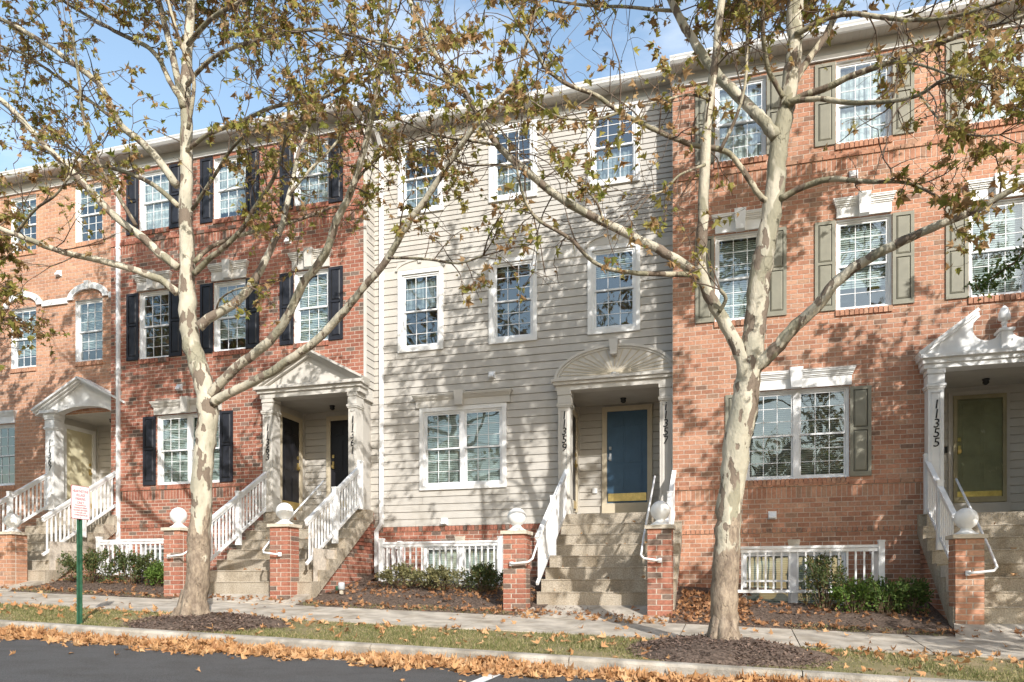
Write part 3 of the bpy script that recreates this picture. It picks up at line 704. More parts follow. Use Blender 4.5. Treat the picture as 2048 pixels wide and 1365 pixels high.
for a, b in w3:
    window(hs_, a, b, 8.82, 10.17, YS, rec=-.02, blind=(0, .96), fill='sheer', casing=(.085, .05))
    window(hs_, a, b, 5.98, 7.50, YS, rec=-.02, fill='sheer' if a < -6 else 'blind', blind=(.9, 0) if a < -6 else ((.12, 0) if a < -4 else (.62, 0)), casing=(.085, .05))
    xm = (a+b)/2; arc = []; n = 14
    for i in range(n+1): t = math.pi*i/n; arc.append((xm + .53*math.cos(t), 7.585 + .20*math.sin(t)))
    MB().prism(arc, 'y', YS-.055, YS).build('arch_head', 'cream_trim', hs_)
    mb = MB(); 
    for i in range(n): 
        p, q = arc[i], arc[i+1]; mb.beam((p[0], YS-.05, p[1]), (q[0], YS-.05, q[1]), .05, .045, (0, 0, 1))
    mb.build('arch_rim', 'cream_trim', hs_)
    MB().prism([(xm-.035, 7.70), (xm+.035, 7.70), (xm+.05, 7.86), (xm-.05, 7.86)], 'y', YS-.085, YS).build('keystone', 'cream_trim', hs_)
window(hs_, -6.20, -4.50, 3.10, 4.62, YS, True, rec=-.02, blind=(1, 1), casing=(.085, .05))
lintel(hs_, -6.42, -4.28, 4.71, 4.95, YS-.02, 'cream_trim', kx=-5.39)
window(hs_, -6.21, -4.58, .9, 1.87, YS, True, blind=(1, 1), grid=(1, 1))
MB().prism([(-5.49, 1.89), (-5.33, 1.89), (-5.29, 2.06), (-5.53, 2.06)], 'y', YS-.02, YS).build('keystone', 'cap_stone', hs_)
for x, z in ((-4.72, 5.28), (-5.74, 2.365), (-2.49, 8.12)): vent(hs_, x, z, YS-.012)
eaves(hs_, -7.40, -1.13, YS, 10.22)
downspout(hs_, -7.14, YS-.015, 10.2, .95, (2.25, -.10))
ps = porch(hs_, P57[0]-.04, P57[1], 2.42, 4.80, YS, 1.2, 'siding')
door(ps, -2.595, -1.765, 2.77, 4.66, YS+1.19, 'door_blue', hinge=1, handle='lamp_grey', label='blue six panel front door with brass kick plate')
door(ps, YS+.16, YS+.93, 2.60, 4.52, P57[0]-.03, 'door_black', axis='x+', hinge=-1, sill=False)
MB().box(-2.90, -2.80, YS+1.15, YS+1.19, 2.98, 3.09).build('meter_cover', 'white_vinyl', ps)
po = MB().box(-3.36, -1.14, YS-.26, YS+.02, 4.80, 4.90).box(-3.40, -1.14, YS-.31, YS+.02, 4.90, 4.96).box(-3.43, -1.14, YS-.35, YS+.02, 4.96, 5.01).build('portico', 'cream_trim', hs_)
column(po, -3.31, -3.08, 2.42, 4.80, YS-.24, YS+.03, 'cream_trim', ('11359', 4.32, .155)); column(po, -1.38, -1.17, 2.42, 4.80, YS-.24, YS+.03, 'cream_trim', ('11357', 4.36, .155))
fc, n = -2.23, 20; arc = []
for i in range(n+1): t = math.pi*i/n; arc.append((min(fc + 1.13*math.cos(t), -1.14), 5.01 + .58*math.sin(t)))
MB().prism(arc, 'y', YS-.20, YS-.03).build('fan_panel', 'cream_trim', po)
mb = MB()
for i in range(1, 20):
    t = math.pi*i/20; p = (fc + .10*math.cos(t), 5.05 + .05*math.sin(t)); q = (fc + 1.06*math.cos(t), 5.02 + .52*math.sin(t)); mb.beam((p[0], YS-.205, p[1]), (q[0], YS-.205, q[1]), .014, .012, (0, 1, 0))
mb.build('fan_rib', 'door_trim', po)
mb = MB()
for k, (rx, rz, y0, y1) in enumerate(((1.165, .61, YS-.245, YS), (1.12, .57, YS-.22, YS-.02))):
    for i in range(n):
        t, u = math.pi*i/n, math.pi*(i+1)/n; th = .05
        P_ = [(fc + rx*math.cos(t), 5.01 + rz*math.sin(t)), (fc + rx*math.cos(u), 5.01 + rz*math.sin(u)), (fc + (rx-th)*math.cos(u), 5.01 + (rz-th)*math.sin(u)), (fc + (rx-th)*math.cos(t), 5.01 + (rz-th)*math.sin(t))]
        if max(p[0] for p in P_) < -1.12: mb.prism(P_, 'y', y0, y1)
mb.build('arch_molding', 'cream_trim', po)
MB().prism([(fc-.06, 5.40), (fc+.06, 5.40), (fc+.085, 5.68), (fc-.085, 5.68)], 'y', YS-.34, YS).build('keystone', 'cream_trim', po)
MB().lathe((fc, YS-.21, 5.03), [(.07, 0), (.06, .04), (.03, .06)], 12).build('rosette', 'cream_trim', po, True)

# --- dark red brick house
YB = 0.0
hb = thing('brick_row_house', (-10.5, 0, .6), 'red brick row house with black shutters and triangular pediment entry behind the left tree', 'house')
P63 = (-9.40, -7.42, 2.60, 4.97)
wb = [(-12.94, -12.14), (-10.96, -10.16), (-8.96, -8.16)]
holes = [(a, b, 9.05, 10.37) for a, b in wb] + [(a, b, 6.16, 7.66) for a, b in wb] + [(-12.45, -10.82, 3.31, 4.85), (-12.9, -11.4, 1.1, 1.95), P63, (-7.43, -7.0, 2.6, 5.16)]
brick_wall(hb, -13.74, -7.34, .5, 10.45, YB, holes, [(2.36, 2.45, 'rowlock'), (2.98, 3.20, 'soldier'), (3.20, 3.28, 'ledge'), (8.58, 8.78, 'soldier'), (8.78, 8.86, 'ledge')], 'brick_red',
           sills=[(a-.02, b+.02, 9.05) for a, b in wb] + [(a-.02, b+.02, 6.16) for a, b in wb] + [(-12.47, -10.80, 3.31)], single_near=(-9.9, 5.6))
for i, (a, b) in enumerate(wb):
    window(hb, a, b, 9.05, 10.37, YB, blind=((1, 1), (1, .7), (1, 1))[i], fill='curtain'); window(hb, a, b, 6.16, 7.66, YB, blind=((0, 0), (1, .6), (1, 1))[i])
    for c, d in ((9.0, 10.41), (6.15, 7.66)): shutter(hb, a-.345, a-.02, c, d, YB, 'shutter_black'); shutter(hb, b+.02, b+.345, c, d, YB, 'shutter_black')
    lintel(hb, a-.10, b+.10, 7.69, 8.03, YB, 'cream_trim')
window(hb, -12.45, -10.82, 3.31, 4.85, YB, True, blind=(1, 1)); shutter(hb, -12.83, -12.49, 3.31, 4.85, YB, 'shutter_black'); shutter(hb, -10.80, -10.47, 3.31, 4.85, YB, 'shutter_black')
lintel(hb, -12.58, -10.69, 4.875, 5.16, YB, 'cream_trim'); window(hb, -12.9, -11.4, 1.1, 1.95, YB, True, blind=(1, 1), grid=(1, 1))
vent(hb, -11.85, 5.45, YB); vent(hb, -9.1, 8.35, YB)
eaves(hb, -13.76, -7.34, YB, 10.45); downspout(hb, -13.50, YB, 10.44, 1.9)
# the side return of the upper floors, boarded
siding_wall(hb, YB, YS+.02, 5.16, 10.45, -7.335, [], .152, axis='x+')
MB().box(-7.345, -7.30, YB-.01, YB+.05, 5.10, 10.45).build('corner_board', 'cream_trim', hb)
brick_wall(hb, YB, YS, .5, 2.6, -7.335, [], [(2.36, 2.45, 'rowlock')], 'brick_red', axis='x+')
MB().quad((-7.42, .03, 5.16), (-7.33, .03, 5.16), (-7.33, YS, 5.16), (-7.42, YS, 5.16)).build('soffit', 'soffit', hb)
MB().box(-7.425, -7.338, .025, YS+.02, 4.90, 5.158).build('gap_filler', 'cream_trim', hb)  # filler box added to close the gap where sky light leaked through
pb = porch(hb, P63[0]-.09, -7.40, 2.60, 4.97, YB, 1.2, 'siding')
door(pb, -8.77, -8.05, 2.77, 4.76, YB+1.19, 'door_black', hinge=1, label='black front door facing the street')
door(pb, YB+.27, YB+.97, 2.72, 4.72, P63[0]-.08, 'door_black', axis='x+', hinge=-1, sill=False, label='black front door in the side of the entry')
MB().box(-9.12, -9.02, YB+1.15, YB+1.19, 3.1, 3.21).build('meter_cover', 'white_vinyl', pb)
po = MB().box(-9.60, -7.28, -.30, .02, 4.97, 5.07).box(-9.64, -7.24, -.34, .02, 5.07, 5.14).box(-9.69, -7.20, -.40, .02, 5.14, 5.20).build('portico', 'cream_trim', hb)
column(po, -9.55, -9.32, 2.60, 4.97, -.27, .02, 'cream_trim', ('11363', 4.36, .155)); column(po, -7.55, -7.37, 2.60, 4.97, -.27, .02, 'cream_trim', ('11361', 4.40, .155))
ap = (-8.45, 5.86)
MB().prism([(-9.62, 5.20), (-7.28, 5.20), (ap[0], ap[1]-.04)], 'y', -.22, -.02).build('pediment', 'cream_trim', po)
mb = MB()
for xe in (-9.71, -7.19):
    for off, dep, th in ((0, .40, .045), (.045, .34, .05), (.095, .28, .04)):
        a, b = Vector((xe, -.02-dep/2, 5.235-off)), Vector((ap[0], -.02-dep/2, ap[1]+.04-off)); mb.beam(a, b, dep, th, (0, 0, 1))
mb.build('raking_cornice', 'cream_trim', po)
# --- tan brick house at the far left
YL = .35
hl = thing('brick_row_house', (-16.5, YL, .9), 'tan brick row house with arched window heads and white arched entry at far left', 'house')
P67 = (-15.60, -13.70, 2.85, 5.14)
wl_ = [(-17.10, -16.32), (-15.12, -14.33)]
holes = [(a, b, 9.22, 10.56) for a, b in wl_] + [(a, b, 6.38, 7.84) for a, b in wl_] + [(-18.70, -16.99, 3.53, 5.03), P67]
brick_wall(hl, -20.5, -13.74, .6, 10.64, YL, holes, [(2.6, 2.69, 'rowlock'), (3.2, 3.40, 'soldier'), (3.40, 3.48, 'ledge')], 'brick_tan', sills=[(a-.02, b+.02, 9.22) for a, b in wl_] + [(a-.02, b+.02, 6.38) for a, b in wl_] + [(-18.7, -16.97, 3.53)], single_near=(-15.2, 5.5), mortar='mortar_pale', nsingle=300)
for a, b in wl_:
    window(hl, a, b, 9.22, 10.56, YL, blind=(.6, 0)); window(hl, a, b, 6.38, 7.84, YL, blind=(1, .5))
    xm = (a+b)/2; n = 14; ring = MB()
    for i in range(n):
        t, u = math.pi*i/n, math.pi*(i+1)/n
        P_ = [(xm + .60*math.cos(t), 7.86 + .36*math.sin(t)), (xm + .60*math.cos(u), 7.86 + .36*math.sin(u)), (xm + .45*math.cos(u), 7.86 + .22*math.sin(u)), (xm + .45*math.cos(t), 7.86 + .22*math.sin(t))]; ring.prism(P_, 'y', YL-.06, YL)
    ring.build('arch_head', 'white_trim', hl)
    MB().prism([(xm-.05, 8.06), (xm+.05, 8.06), (xm+.07, 8.26), (xm-.07, 8.26)], 'y', YL-.09, YL).build('keystone', 'white_trim', hl)
for a, b in ((-20.5, -17.32), (-16.10, -15.34), (-14.11, -13.74)): MB().box(a, b, YL-.05, YL, 7.80, 7.93).build('belt_board', 'white_trim', hl)
window(hl, -18.70, -16.99, 3.53, 5.03, YL, True, blind=(0, 0)); lintel(hl, -18.85, -16.90, 5.05, 5.34, YL, 'white_trim')
vent(hl, -15.6, 8.55, YL)
eaves(hl, -20.5, -13.74, YL, 10.64)
pl = porch(hl, P67[0]-.08, P67[1], 2.85, 5.14, YL, 1.2, 'cream_trim')
door(pl, YL+.22, YL+1.0, 2.95, 4.88, P67[0]-.07, 'door_cream', axis='x+', hinge=-1, sill=False, frame_m='white_trim', label='pale yellow front door in the side of the entry')
po = MB().box(-15.86, -15.42, YL-.34, YL+.02, 5.14, 5.21).box(-15.80, -15.46, YL-.28, YL+.02, 5.05, 5.14).build('portico', 'white_trim', hl)
column(po, -15.76, -15.50, 2.85, 5.08, YL-.25, YL+.03, 'white_trim', ('11367', 4.45, .155))
ac = -14.70; pts = [(-15.96, 5.20), (ac, 5.84), (-13.45, 5.20), (-13.45, 4.95)]
for i in range(13): t = math.pi*i/12; pts.append((ac + .98*math.cos(t), 4.92 + .34*math.sin(t)))
pts += [(-15.76, 4.92), (-15.76, 5.20)]
MB().prism(pts, 'y', YL-.20, YL-.02).build('pediment', 'white_trim', po)
mb = MB()
for xe in (-16.06, -13.34):
    for off, dep, th in ((0, .36, .045), (.045, .30, .05), (.095, .24, .04)): mb.beam((xe, YL-.02-dep/2, 5.22-off), (ac, YL-.02-dep/2, 5.90-off), dep, th, (0, 0, 1))
mb.build('raking_cornice', 'white_trim', po)
mb = MB()
for i in range(12):
    t, u = math.pi*i/12, math.pi*(i+1)/12
    mb.prism([(ac + 1.06*math.cos(t), 4.92 + .42*math.sin(t)), (ac + 1.06*math.cos(u), 4.92 + .42*math.sin(u)), (ac + .98*math.cos(u), 4.92 + .34*math.sin(u)), (ac + .98*math.cos(t), 4.92 + .34*math.sin(t))], 'y', YL-.225, YL-.19)
mb.build('arch_molding', 'white_trim', po)

# ------------------------------------------------------------------ front steps, railings, pillars
TREAD, RISER = .30, .211
def steps(x0, x1, ytop, zf, side, label, brick):
    t = thing('front_steps', ((x0+x1)/2, ytop - 7*TREAD, zf - 8*RISER), label, 'steps', 'front steps of the row houses')
    sl = RISER / TREAD
    def zs(y): return zf - (ytop - y) * sl - .40
    for i in range(8):
        y0 = ytop - i*TREAD; z = zf - i*RISER; y1 = y0 + TREAD + .01 if i else y0 + .3
        zb0 = max(zs(y0), z - RISER - .02) if False else zs(y0); 
        mb = MB().prism([(y0-.012, z-.012), (y0-.004, z), (y1, z), (y1, zs(y1)), (y0, zs(y0)), (y0, z-.03)], 'x', x0, x1)
        mb.build('step', 'step_concrete', t)
    yb = ytop - 7*TREAD
    wall_y0, wall_y1 = yb + .15, ytop + .35
    for sx, ax in ((x1-.05, 'x+'), (x0+.05, 'x-')):
        if ax == ('x+' if side > 0 else 'x-'):
            brick_wall(t, wall_y0, wall_y1, zf - 8*RISER - .5, zf - .1, sx, [], [], brick, axis=ax, limit=lambda y: zs(min(y, ytop)) + .08)
    # apron down to the pavement
    mb = MB(); ya = -2.76; g = [(x0+.02, yb+.05), (x1-.02, yb+.05), (x1-.02, ya), (x0-.10, ya)]
    zt = [zf-8*RISER+.004]*2 + [ground_z(x1, ya)+.022, ground_z(x0, ya)+.022]
    mb.v = [(p[0], p[1], z) for p, z in zip(g, zt)] + [(p[0], p[1], z-.2) for p, z in zip(g, zt)]
    mb.f = [(0,3,2,1), (4,5,6,7), (0,1,5,4), (1,2,6,5), (2,3,7,6), (3,0,4,7)]
    mb.build('apron', 'concrete', t)
    return t
steps(2.88, 5.35, -.12, 2.22, -1, 'concrete front steps of the pink brick house at right edge', 'brick_pink')
steps(-3.20, -.96, YS-.20, 2.42, 1, 'concrete front steps below the blue door', 'brick_red')
steps(-9.62, -7.20, -.15, 2.60, 1, 'concrete front steps of the red brick house with black doors', 'brick_red')
steps(-15.75, -13.50, YL-.20, 2.85, 1, 'concrete front steps of the tan brick house at far left', 'brick_tan')

def rail_run(t, a, b, h=.66, pitch=.118, posts=(), gap=.10):
    """a,b: feet of the bottom rail; double top rail, bottom rail, balusters"""
    a, b = Vector(a), Vector(b); d = b - a; L = math.hypot(d.x, d.y); up = Vector((0, 0, h))
    MB().beam(a, b, .04, .05).build('bottom_rail', 'white_vinyl', t)
    MB().beam(a + up, b + up, .045, .05).build('top_rail', 'white_vinyl', t)
    MB().beam(a + up + Vector((0, 0, .055)), b + up + Vector((0, 0, .055)), .075, .045).build('handrail', 'white_vinyl', t)
    n = max(2, int(L / pitch))
    base = None
    for i in range(1, n):
        p = a + d * (i/n)
        if base is None:
            me = bpy.data.meshes.new('baluster'); q = MB().box(-.014, .014, -.014, .014, .02, h-.02); me.from_pydata(q.v, [], q.f); me.materials.append(M['white_vinyl']); base = me
        ob = bpy.data.objects.new('baluster', base); COL.objects.link(ob); ob.parent = t; ob.location = p - ORIGIN[t.name]
    for k, f0, f1 in posts:
        p = a + d * k; mb = MB().box(p.x-.045, p.x+.045, p.y-.045, p.y+.045, p.z-f0, p.z+h+f1); q = mb.build('post', 'white_vinyl', t)
        MB().box(p.x-.052, p.x+.052, p.y-.052, p.y+.052, p.z+h+f1, p.z+h+f1+.03).build('cap', 'white_vinyl', q)
SL = RISER / TREAD
def stair_rail(x, ytop, zf, label, ybot):
    zb = zf + .12 - (ytop - ybot - .05) * SL * .94
    t = thing('stair_railing', (x, ybot, zb), label, 'railing', 'white railings of the front steps')
    rail_run(t, (x, ybot, zb), (x, ytop+.02, zf+.12), .70, .105, [(.50, .22, .12), (1.0, .12, .14)])
    return t
stair_rail(-3.15, YS-.20, 2.42, 'white stair railing left of the steps to the blue door', -2.02)
stair_rail(-1.10, YS-.20, 2.42, 'white stair railing right of the steps to the blue door', -2.02)
stair_rail(-9.47, -.2, 2.60, 'white stair railing left of the black door steps, behind the left tree', -2.2)
stair_rail(-7.33, -.2, 2.60, 'white stair railing right of the black door steps', -2.2)
stair_rail(2.99, -.2, 2.22, 'white stair railing at the right edge of the picture', -1.85)
stair_rail(-15.68, YL-.25, 2.85, 'white stair railing at the far left edge', -1.9)
stair_rail(-13.62, YL-.25, 2.85, 'white stair railing behind the parking sign', -1.9)

def pillar(x0, yf, zt, matname, label, pipe=None, w=.36):
    zb = ground_z(x0 + w/2, yf) - .12
    t = thing('brick_pillar', (x0 + w/2, yf + w/2, zb), label, 'pillar', 'brick pillars with white balls at the foot of the steps')
    MB().box(x0+.006, x0+w-.006, yf+.008, yf+w-.008, zb, zt).build('core', 'mortar', t)
    n = round((zt - zb) / .0813); h = (zt - zb) / n; j = .0125
    def put(cx_, cy_, lx, ly, z):
        key = ('p', round(lx, 3), round(ly, 3), round(h, 4), matname)
        if key not in BRICK_MESH:
            q = MB().box(-lx/2+j/2, lx/2-j/2, -ly/2+j/2, ly/2-j/2, -h/2+j/2, h/2-j/2); me = bpy.data.meshes.new('brick'); me.from_pydata(q.v, [], q.f); me.materials.append(M[matname]); BRICK_MESH[key] = me
        ob = bpy.data.objects.new('brick', BRICK_MESH[key]); COL.objects.link(ob); ob.parent = t; ob.location = Vector((cx_, cy_, z)) - ORIGIN[t.name]
    D = .1
    for i in range(n):
        z = zb + (i+.5)*h; s = .22 if i % 2 else w-.22
        e = j/2
        put(x0 + s/2 - (0 if 0 else e/2), yf + D/2 - e, s, D, z); put(x0 + s + (w-s)/2 + e/2, yf + D/2 - e, w-s, D, z)
        put(x0 + D/2 - e, yf + D + (w-D)/2, D, w-D, z); put(x0 + w - D/2 + e, yf + D + (w-D)/2, D, w-D, z)
    MB().box(x0-.035, x0+w+.035, yf-.035, yf+w+.035, zt, zt+.055).build('cap', 'cap_stone', t)
    c = (x0 + w/2, yf + w/2, zt+.055); r = .152
    prof = [(.155, 0), (.155, .022), (.125, .035), (.085, .065), (.065, .095)]
    for i in range(1, 14): a = -math.pi/2 + .42 + (math.pi - .42)*i/13; prof.append((max(.004, r*math.cos(a)), .095 + r*.9 + r*math.sin(a)))
    MB().lathe(c, prof, 24).build('ball_finial', 'white_trim', t, True)
    if pipe:
        px, sgn, x2 = pipe                                   # wall plate on the front, bend round the corner, up along the rail
        z0 = zt - .48; f = yf - .07
        pts = [(px, yf, z0), (px, f+.01, z0), (px + sgn*.04, f-.02, z0), (x2 - sgn*.05, f-.02, z0+.03), (x2, f+.04, z0+.08), (x2, yf+.30, z0+.36), (x2, yf+1.2, z0+1.0), (x2, yf+2.0, z0+1.56)]
        MB().tube(pts, .018, 8).build('handrail', 'white_vinyl', t, True)
        MB().lathe((px, yf-.03, z0), [(.034, -.034), (.034, .034)], 10).build('wall_plate', 'white_vinyl', t)
    return t
pillar(-1.31, -2.48, 1.90, 'brick_red', 'red brick pillar with white ball right of the blue door steps', (-1.12, -1, -1.40))
pillar(-3.62, -2.40, 1.87, 'brick_red', 'red brick pillar with white ball left of the blue door steps', (-3.47, 1, -3.12))
pillar(-7.84, -2.55, 2.07, 'brick_red', 'red brick pillar with white ball right of the black door steps', (-7.62, -1, -7.95))
pillar(-10.12, -2.50, 2.06, 'brick_red', 'red brick pillar with white ball just left of the left tree trunk', (-9.98, 1, -9.58))
pillar(2.90, -2.25, 1.69, 'brick_pink', 'tan brick pillar with white ball at the right edge of the picture', (3.05, 1, 3.40))
pillar(-14.27, -2.35, 2.08, 'brick_tan', 'tan brick pillar with white ball at the far left edge')

def well_rail(x0, x1, yf, yw, zb, label, h=.66):
    t = thing('window_well_railing', ((x0+x1)/2, yf, zb), label, 'railing', 'low white railings round the basement windows')
    rail_run(t, (x0, yf, zb), (x1, yf, zb), h, .118, [(0, .18, .12), (1, .18, .12)])
    for x in (x0, x1): rail_run(t, (x, yf+.06, zb), (x, yw-.03, zb), h, .118, [(1, .1, .12)] if x == x0 else [])
well_rail(-.05, 2.17, -1.0, 0.0, .95, 'low white railing round the basement window of the pink brick house')
well_rail(-6.72, -4.27, -.45, YS, 1.17, 'low white railing round the basement window left of the blue door steps')
well_rail(-13.18, -11.35, -.9, 0.0, 1.30, 'low white railing round the basement window of the red brick house')

# ------------------------------------------------------------------ sign, garden lamp
sx_, sy_ = -8.66, -5.80; sg = ground_z(sx_, sy_)
sg_t = thing('parking_sign', (sx_, sy_, sg), 'small white parking sign with red lettering on a green metal post', 'sign')
mb = MB().box(sx_-.006, sx_, sy_-.022, sy_+.022, sg-.1, sg+1.84).box(sx_, sx_+.028, sy_-.030, sy_-.022, sg-.1, sg+1.84).box(sx_, sx_+.028, sy_+.022, sy_+.030, sg-.1, sg+1.84).box(sx_+.022, sx_+.028, sy_-.042, sy_-.030, sg-.1, sg+1.84).box(sx_+.022, sx_+.028, sy_+.030, sy_+.042, sg-.1, sg+1.84)
mb.build('post', 'post_green', sg_t)
px_ = sx_ + .032; zc_ = sg + 1.66
pts = []
for (qy, qz), a0 in (((.13, .206), 0), ((-.13, .206), 90), ((-.13, -.206), 180), ((.13, -.206), 270)):
    for k in range(4): a = math.radians(a0 + 30*k); pts.append((sy_ + qy + .022*math.cos(a), zc_ + qz + .022*math.sin(a)))
pl_ = MB().prism(pts, 'x', px_, px_+.003).build('sign_plate', 'sign_red', sg_t)
MB().prism([(sy_ + (y-sy_)*.955, zc_ + (z-zc_)*.97) for y, z in pts], 'x', px_+.0031, px_+.0045).build('sign_face', 'sign_white', sg_t)
for i, (tx, sz, dz, sq) in enumerate((('HEARTHSTONE', .052, .150, .72), ('VILLAGE', .052, .098, .78), ('PARKING', .052, .046, .78), ('ONLY', .052, -.006, .82), ('OVERNIGHT PERMIT', .030, -.075, .82), ('REQUIRED BETWEEN', .030, -.108, .82), ('11 PM AND 6 AM', .030, -.141, .82), ('TOWING ENFORCED', .030, -.174, .82))):
    text_mesh('lettering', tx, sz, (px_+.006, sy_, zc_+dz), 'sign_red', sg_t, rotz=math.pi/2, extrude=.0006, sx=sq)
MB().box(px_+.0045, px_+.0060, sy_-.095, sy_+.095, zc_-.045, zc_-.036).build('red_bar', 'sign_red', sg_t)
for dz in (.195, -.200): MB().box(px_+.0045, px_+.009, sy_-.007, sy_+.007, zc_+dz-.007, zc_+dz+.007).build('bolt', 'lamp_grey', sg_t)
lp = at(683, 1190, -1.75); lz = ground_z(lp.x, -1.75)
gl = thing('garden_lamp', (lp.x, -1.75, lz), 'small grey garden spotlight in the bed right of the black door steps', 'lamp')
MB().box(lp.x-.025, lp.x+.025, -1.775, -1.725, lz-.05, lz+.09).build('stake', 'cap_stone', gl)
MB().lathe((lp.x, -1.75, lz+.08), [(.05, 0), (.062, .01), (.062, .12), (.05, .135)], 14).build('housing', 'lamp_grey', gl, True)
MB().lathe((lp.x-.09, -1.75, lz+.07), [(.03, 0), (.035, .06), (.02, .08)], 10).build('bulb', 'post_green', gl, True)

# ------------------------------------------------------------------ leaves and trees
LEAF = np.array([(0, .30), (0, 0), (.22, .0), (.50, .10), (.30, .25), (.54, .52), (.25, .48), (0, .95), (-.25, .48), (-.54, .52), (-.30, .25), (-.50, .10), (-.22, 0)], np.float32)
LEAF_F = np.array([(0, i, i % 12 + 1) for i in range(1, 13)], np.int32)
OVAL = np.array([(0, 0), (.28, .35), (.22, .7), (0, 1), (-.22, .7), (-.28, .35)], np.float32)
OVAL_F = np.array([(0, 1, 2), (0, 2, 3), (0, 3, 4), (0, 4, 5)], np.int32)
def leaf_cloud(name, pos, axis, nor, size, matname, parent=None, curl=(.2, .9), shape='plane', **tags):
    """one mesh of many leaves: pos = stalk end, axis = midrib, nor = rough face direction"""
    pos, axis, nor = (np.asarray(a, np.float64) for a in (pos, axis, nor)); n = len(pos); size = np.asarray(size)
    base, bf = (LEAF, LEAF_F) if shape == 'plane' else (OVAL, OVAL_F); k = len(base)
    y = axis / (np.linalg.norm(axis, axis=1, keepdims=True) + 1e-9); x = np.cross(y, nor); x /= (np.linalg.norm(x, axis=1, keepdims=True) + 1e-9); z = np.cross(x, y)
    c1 = RNG.uniform(*curl, n) * RNG.choice([-1, 1], n); c2 = RNG.uniform(-.8, .8, n) * curl[1]; tw = RNG.uniform(-.6, .6, n) * curl[1]
    bx, by = base[:, 0][None], base[:, 1][None]
    jx = 1 + RNG.uniform(-.18, .18, (n, k)); wx = RNG.uniform(.7, 1.05, n)[:, None]
    lx = bx * jx * wx * (1 - .25*np.abs(c1)[:, None]); lz = c1[:, None]*(np.abs(bx)**1.3)*1.3 + c2[:, None]*(by-.3)**2*.7 + tw[:, None]*bx*by + RNG.uniform(-.05, .05, (n, k)); ly = by * (1 - .15*np.abs(c2)[:, None])
    v = pos[:, None, :] + size[:, None, None] * (lx[..., None]*x[:, None] + ly[..., None]*y[:, None] + lz[..., None]*z[:, None])
    f = (bf[None] + (np.arange(n)*k)[:, None, None]).reshape(-1, 3)
    return mesh_np(name, v.reshape(-1, 3), f, matname, parent, **tags)
def rnd_unit(): 
    v = Vector((random.gauss(0, 1), random.gauss(0, 1), random.gauss(0, 1))); return v.normalized()
def smooth_pts(P, R, sub=4):
    out, rad = [], []; n = len(P)
    for i in range(n-1):
        p0, p1, p2, p3 = P[max(i-1, 0)], P[i], P[i+1], P[min(i+2, n-1)]
        for k in range(sub):
            t = k/sub; out.append(.5*((2*p1) + (p2-p0)*t + (2*p0-5*p1+4*p2-p3)*t*t + (3*p1-p0-3*p2+p3)*t**3)); rad.append(R[i]*(1-t) + R[i+1]*t)
    out.append(P[-1]); rad.append(R[-1]); return out, rad
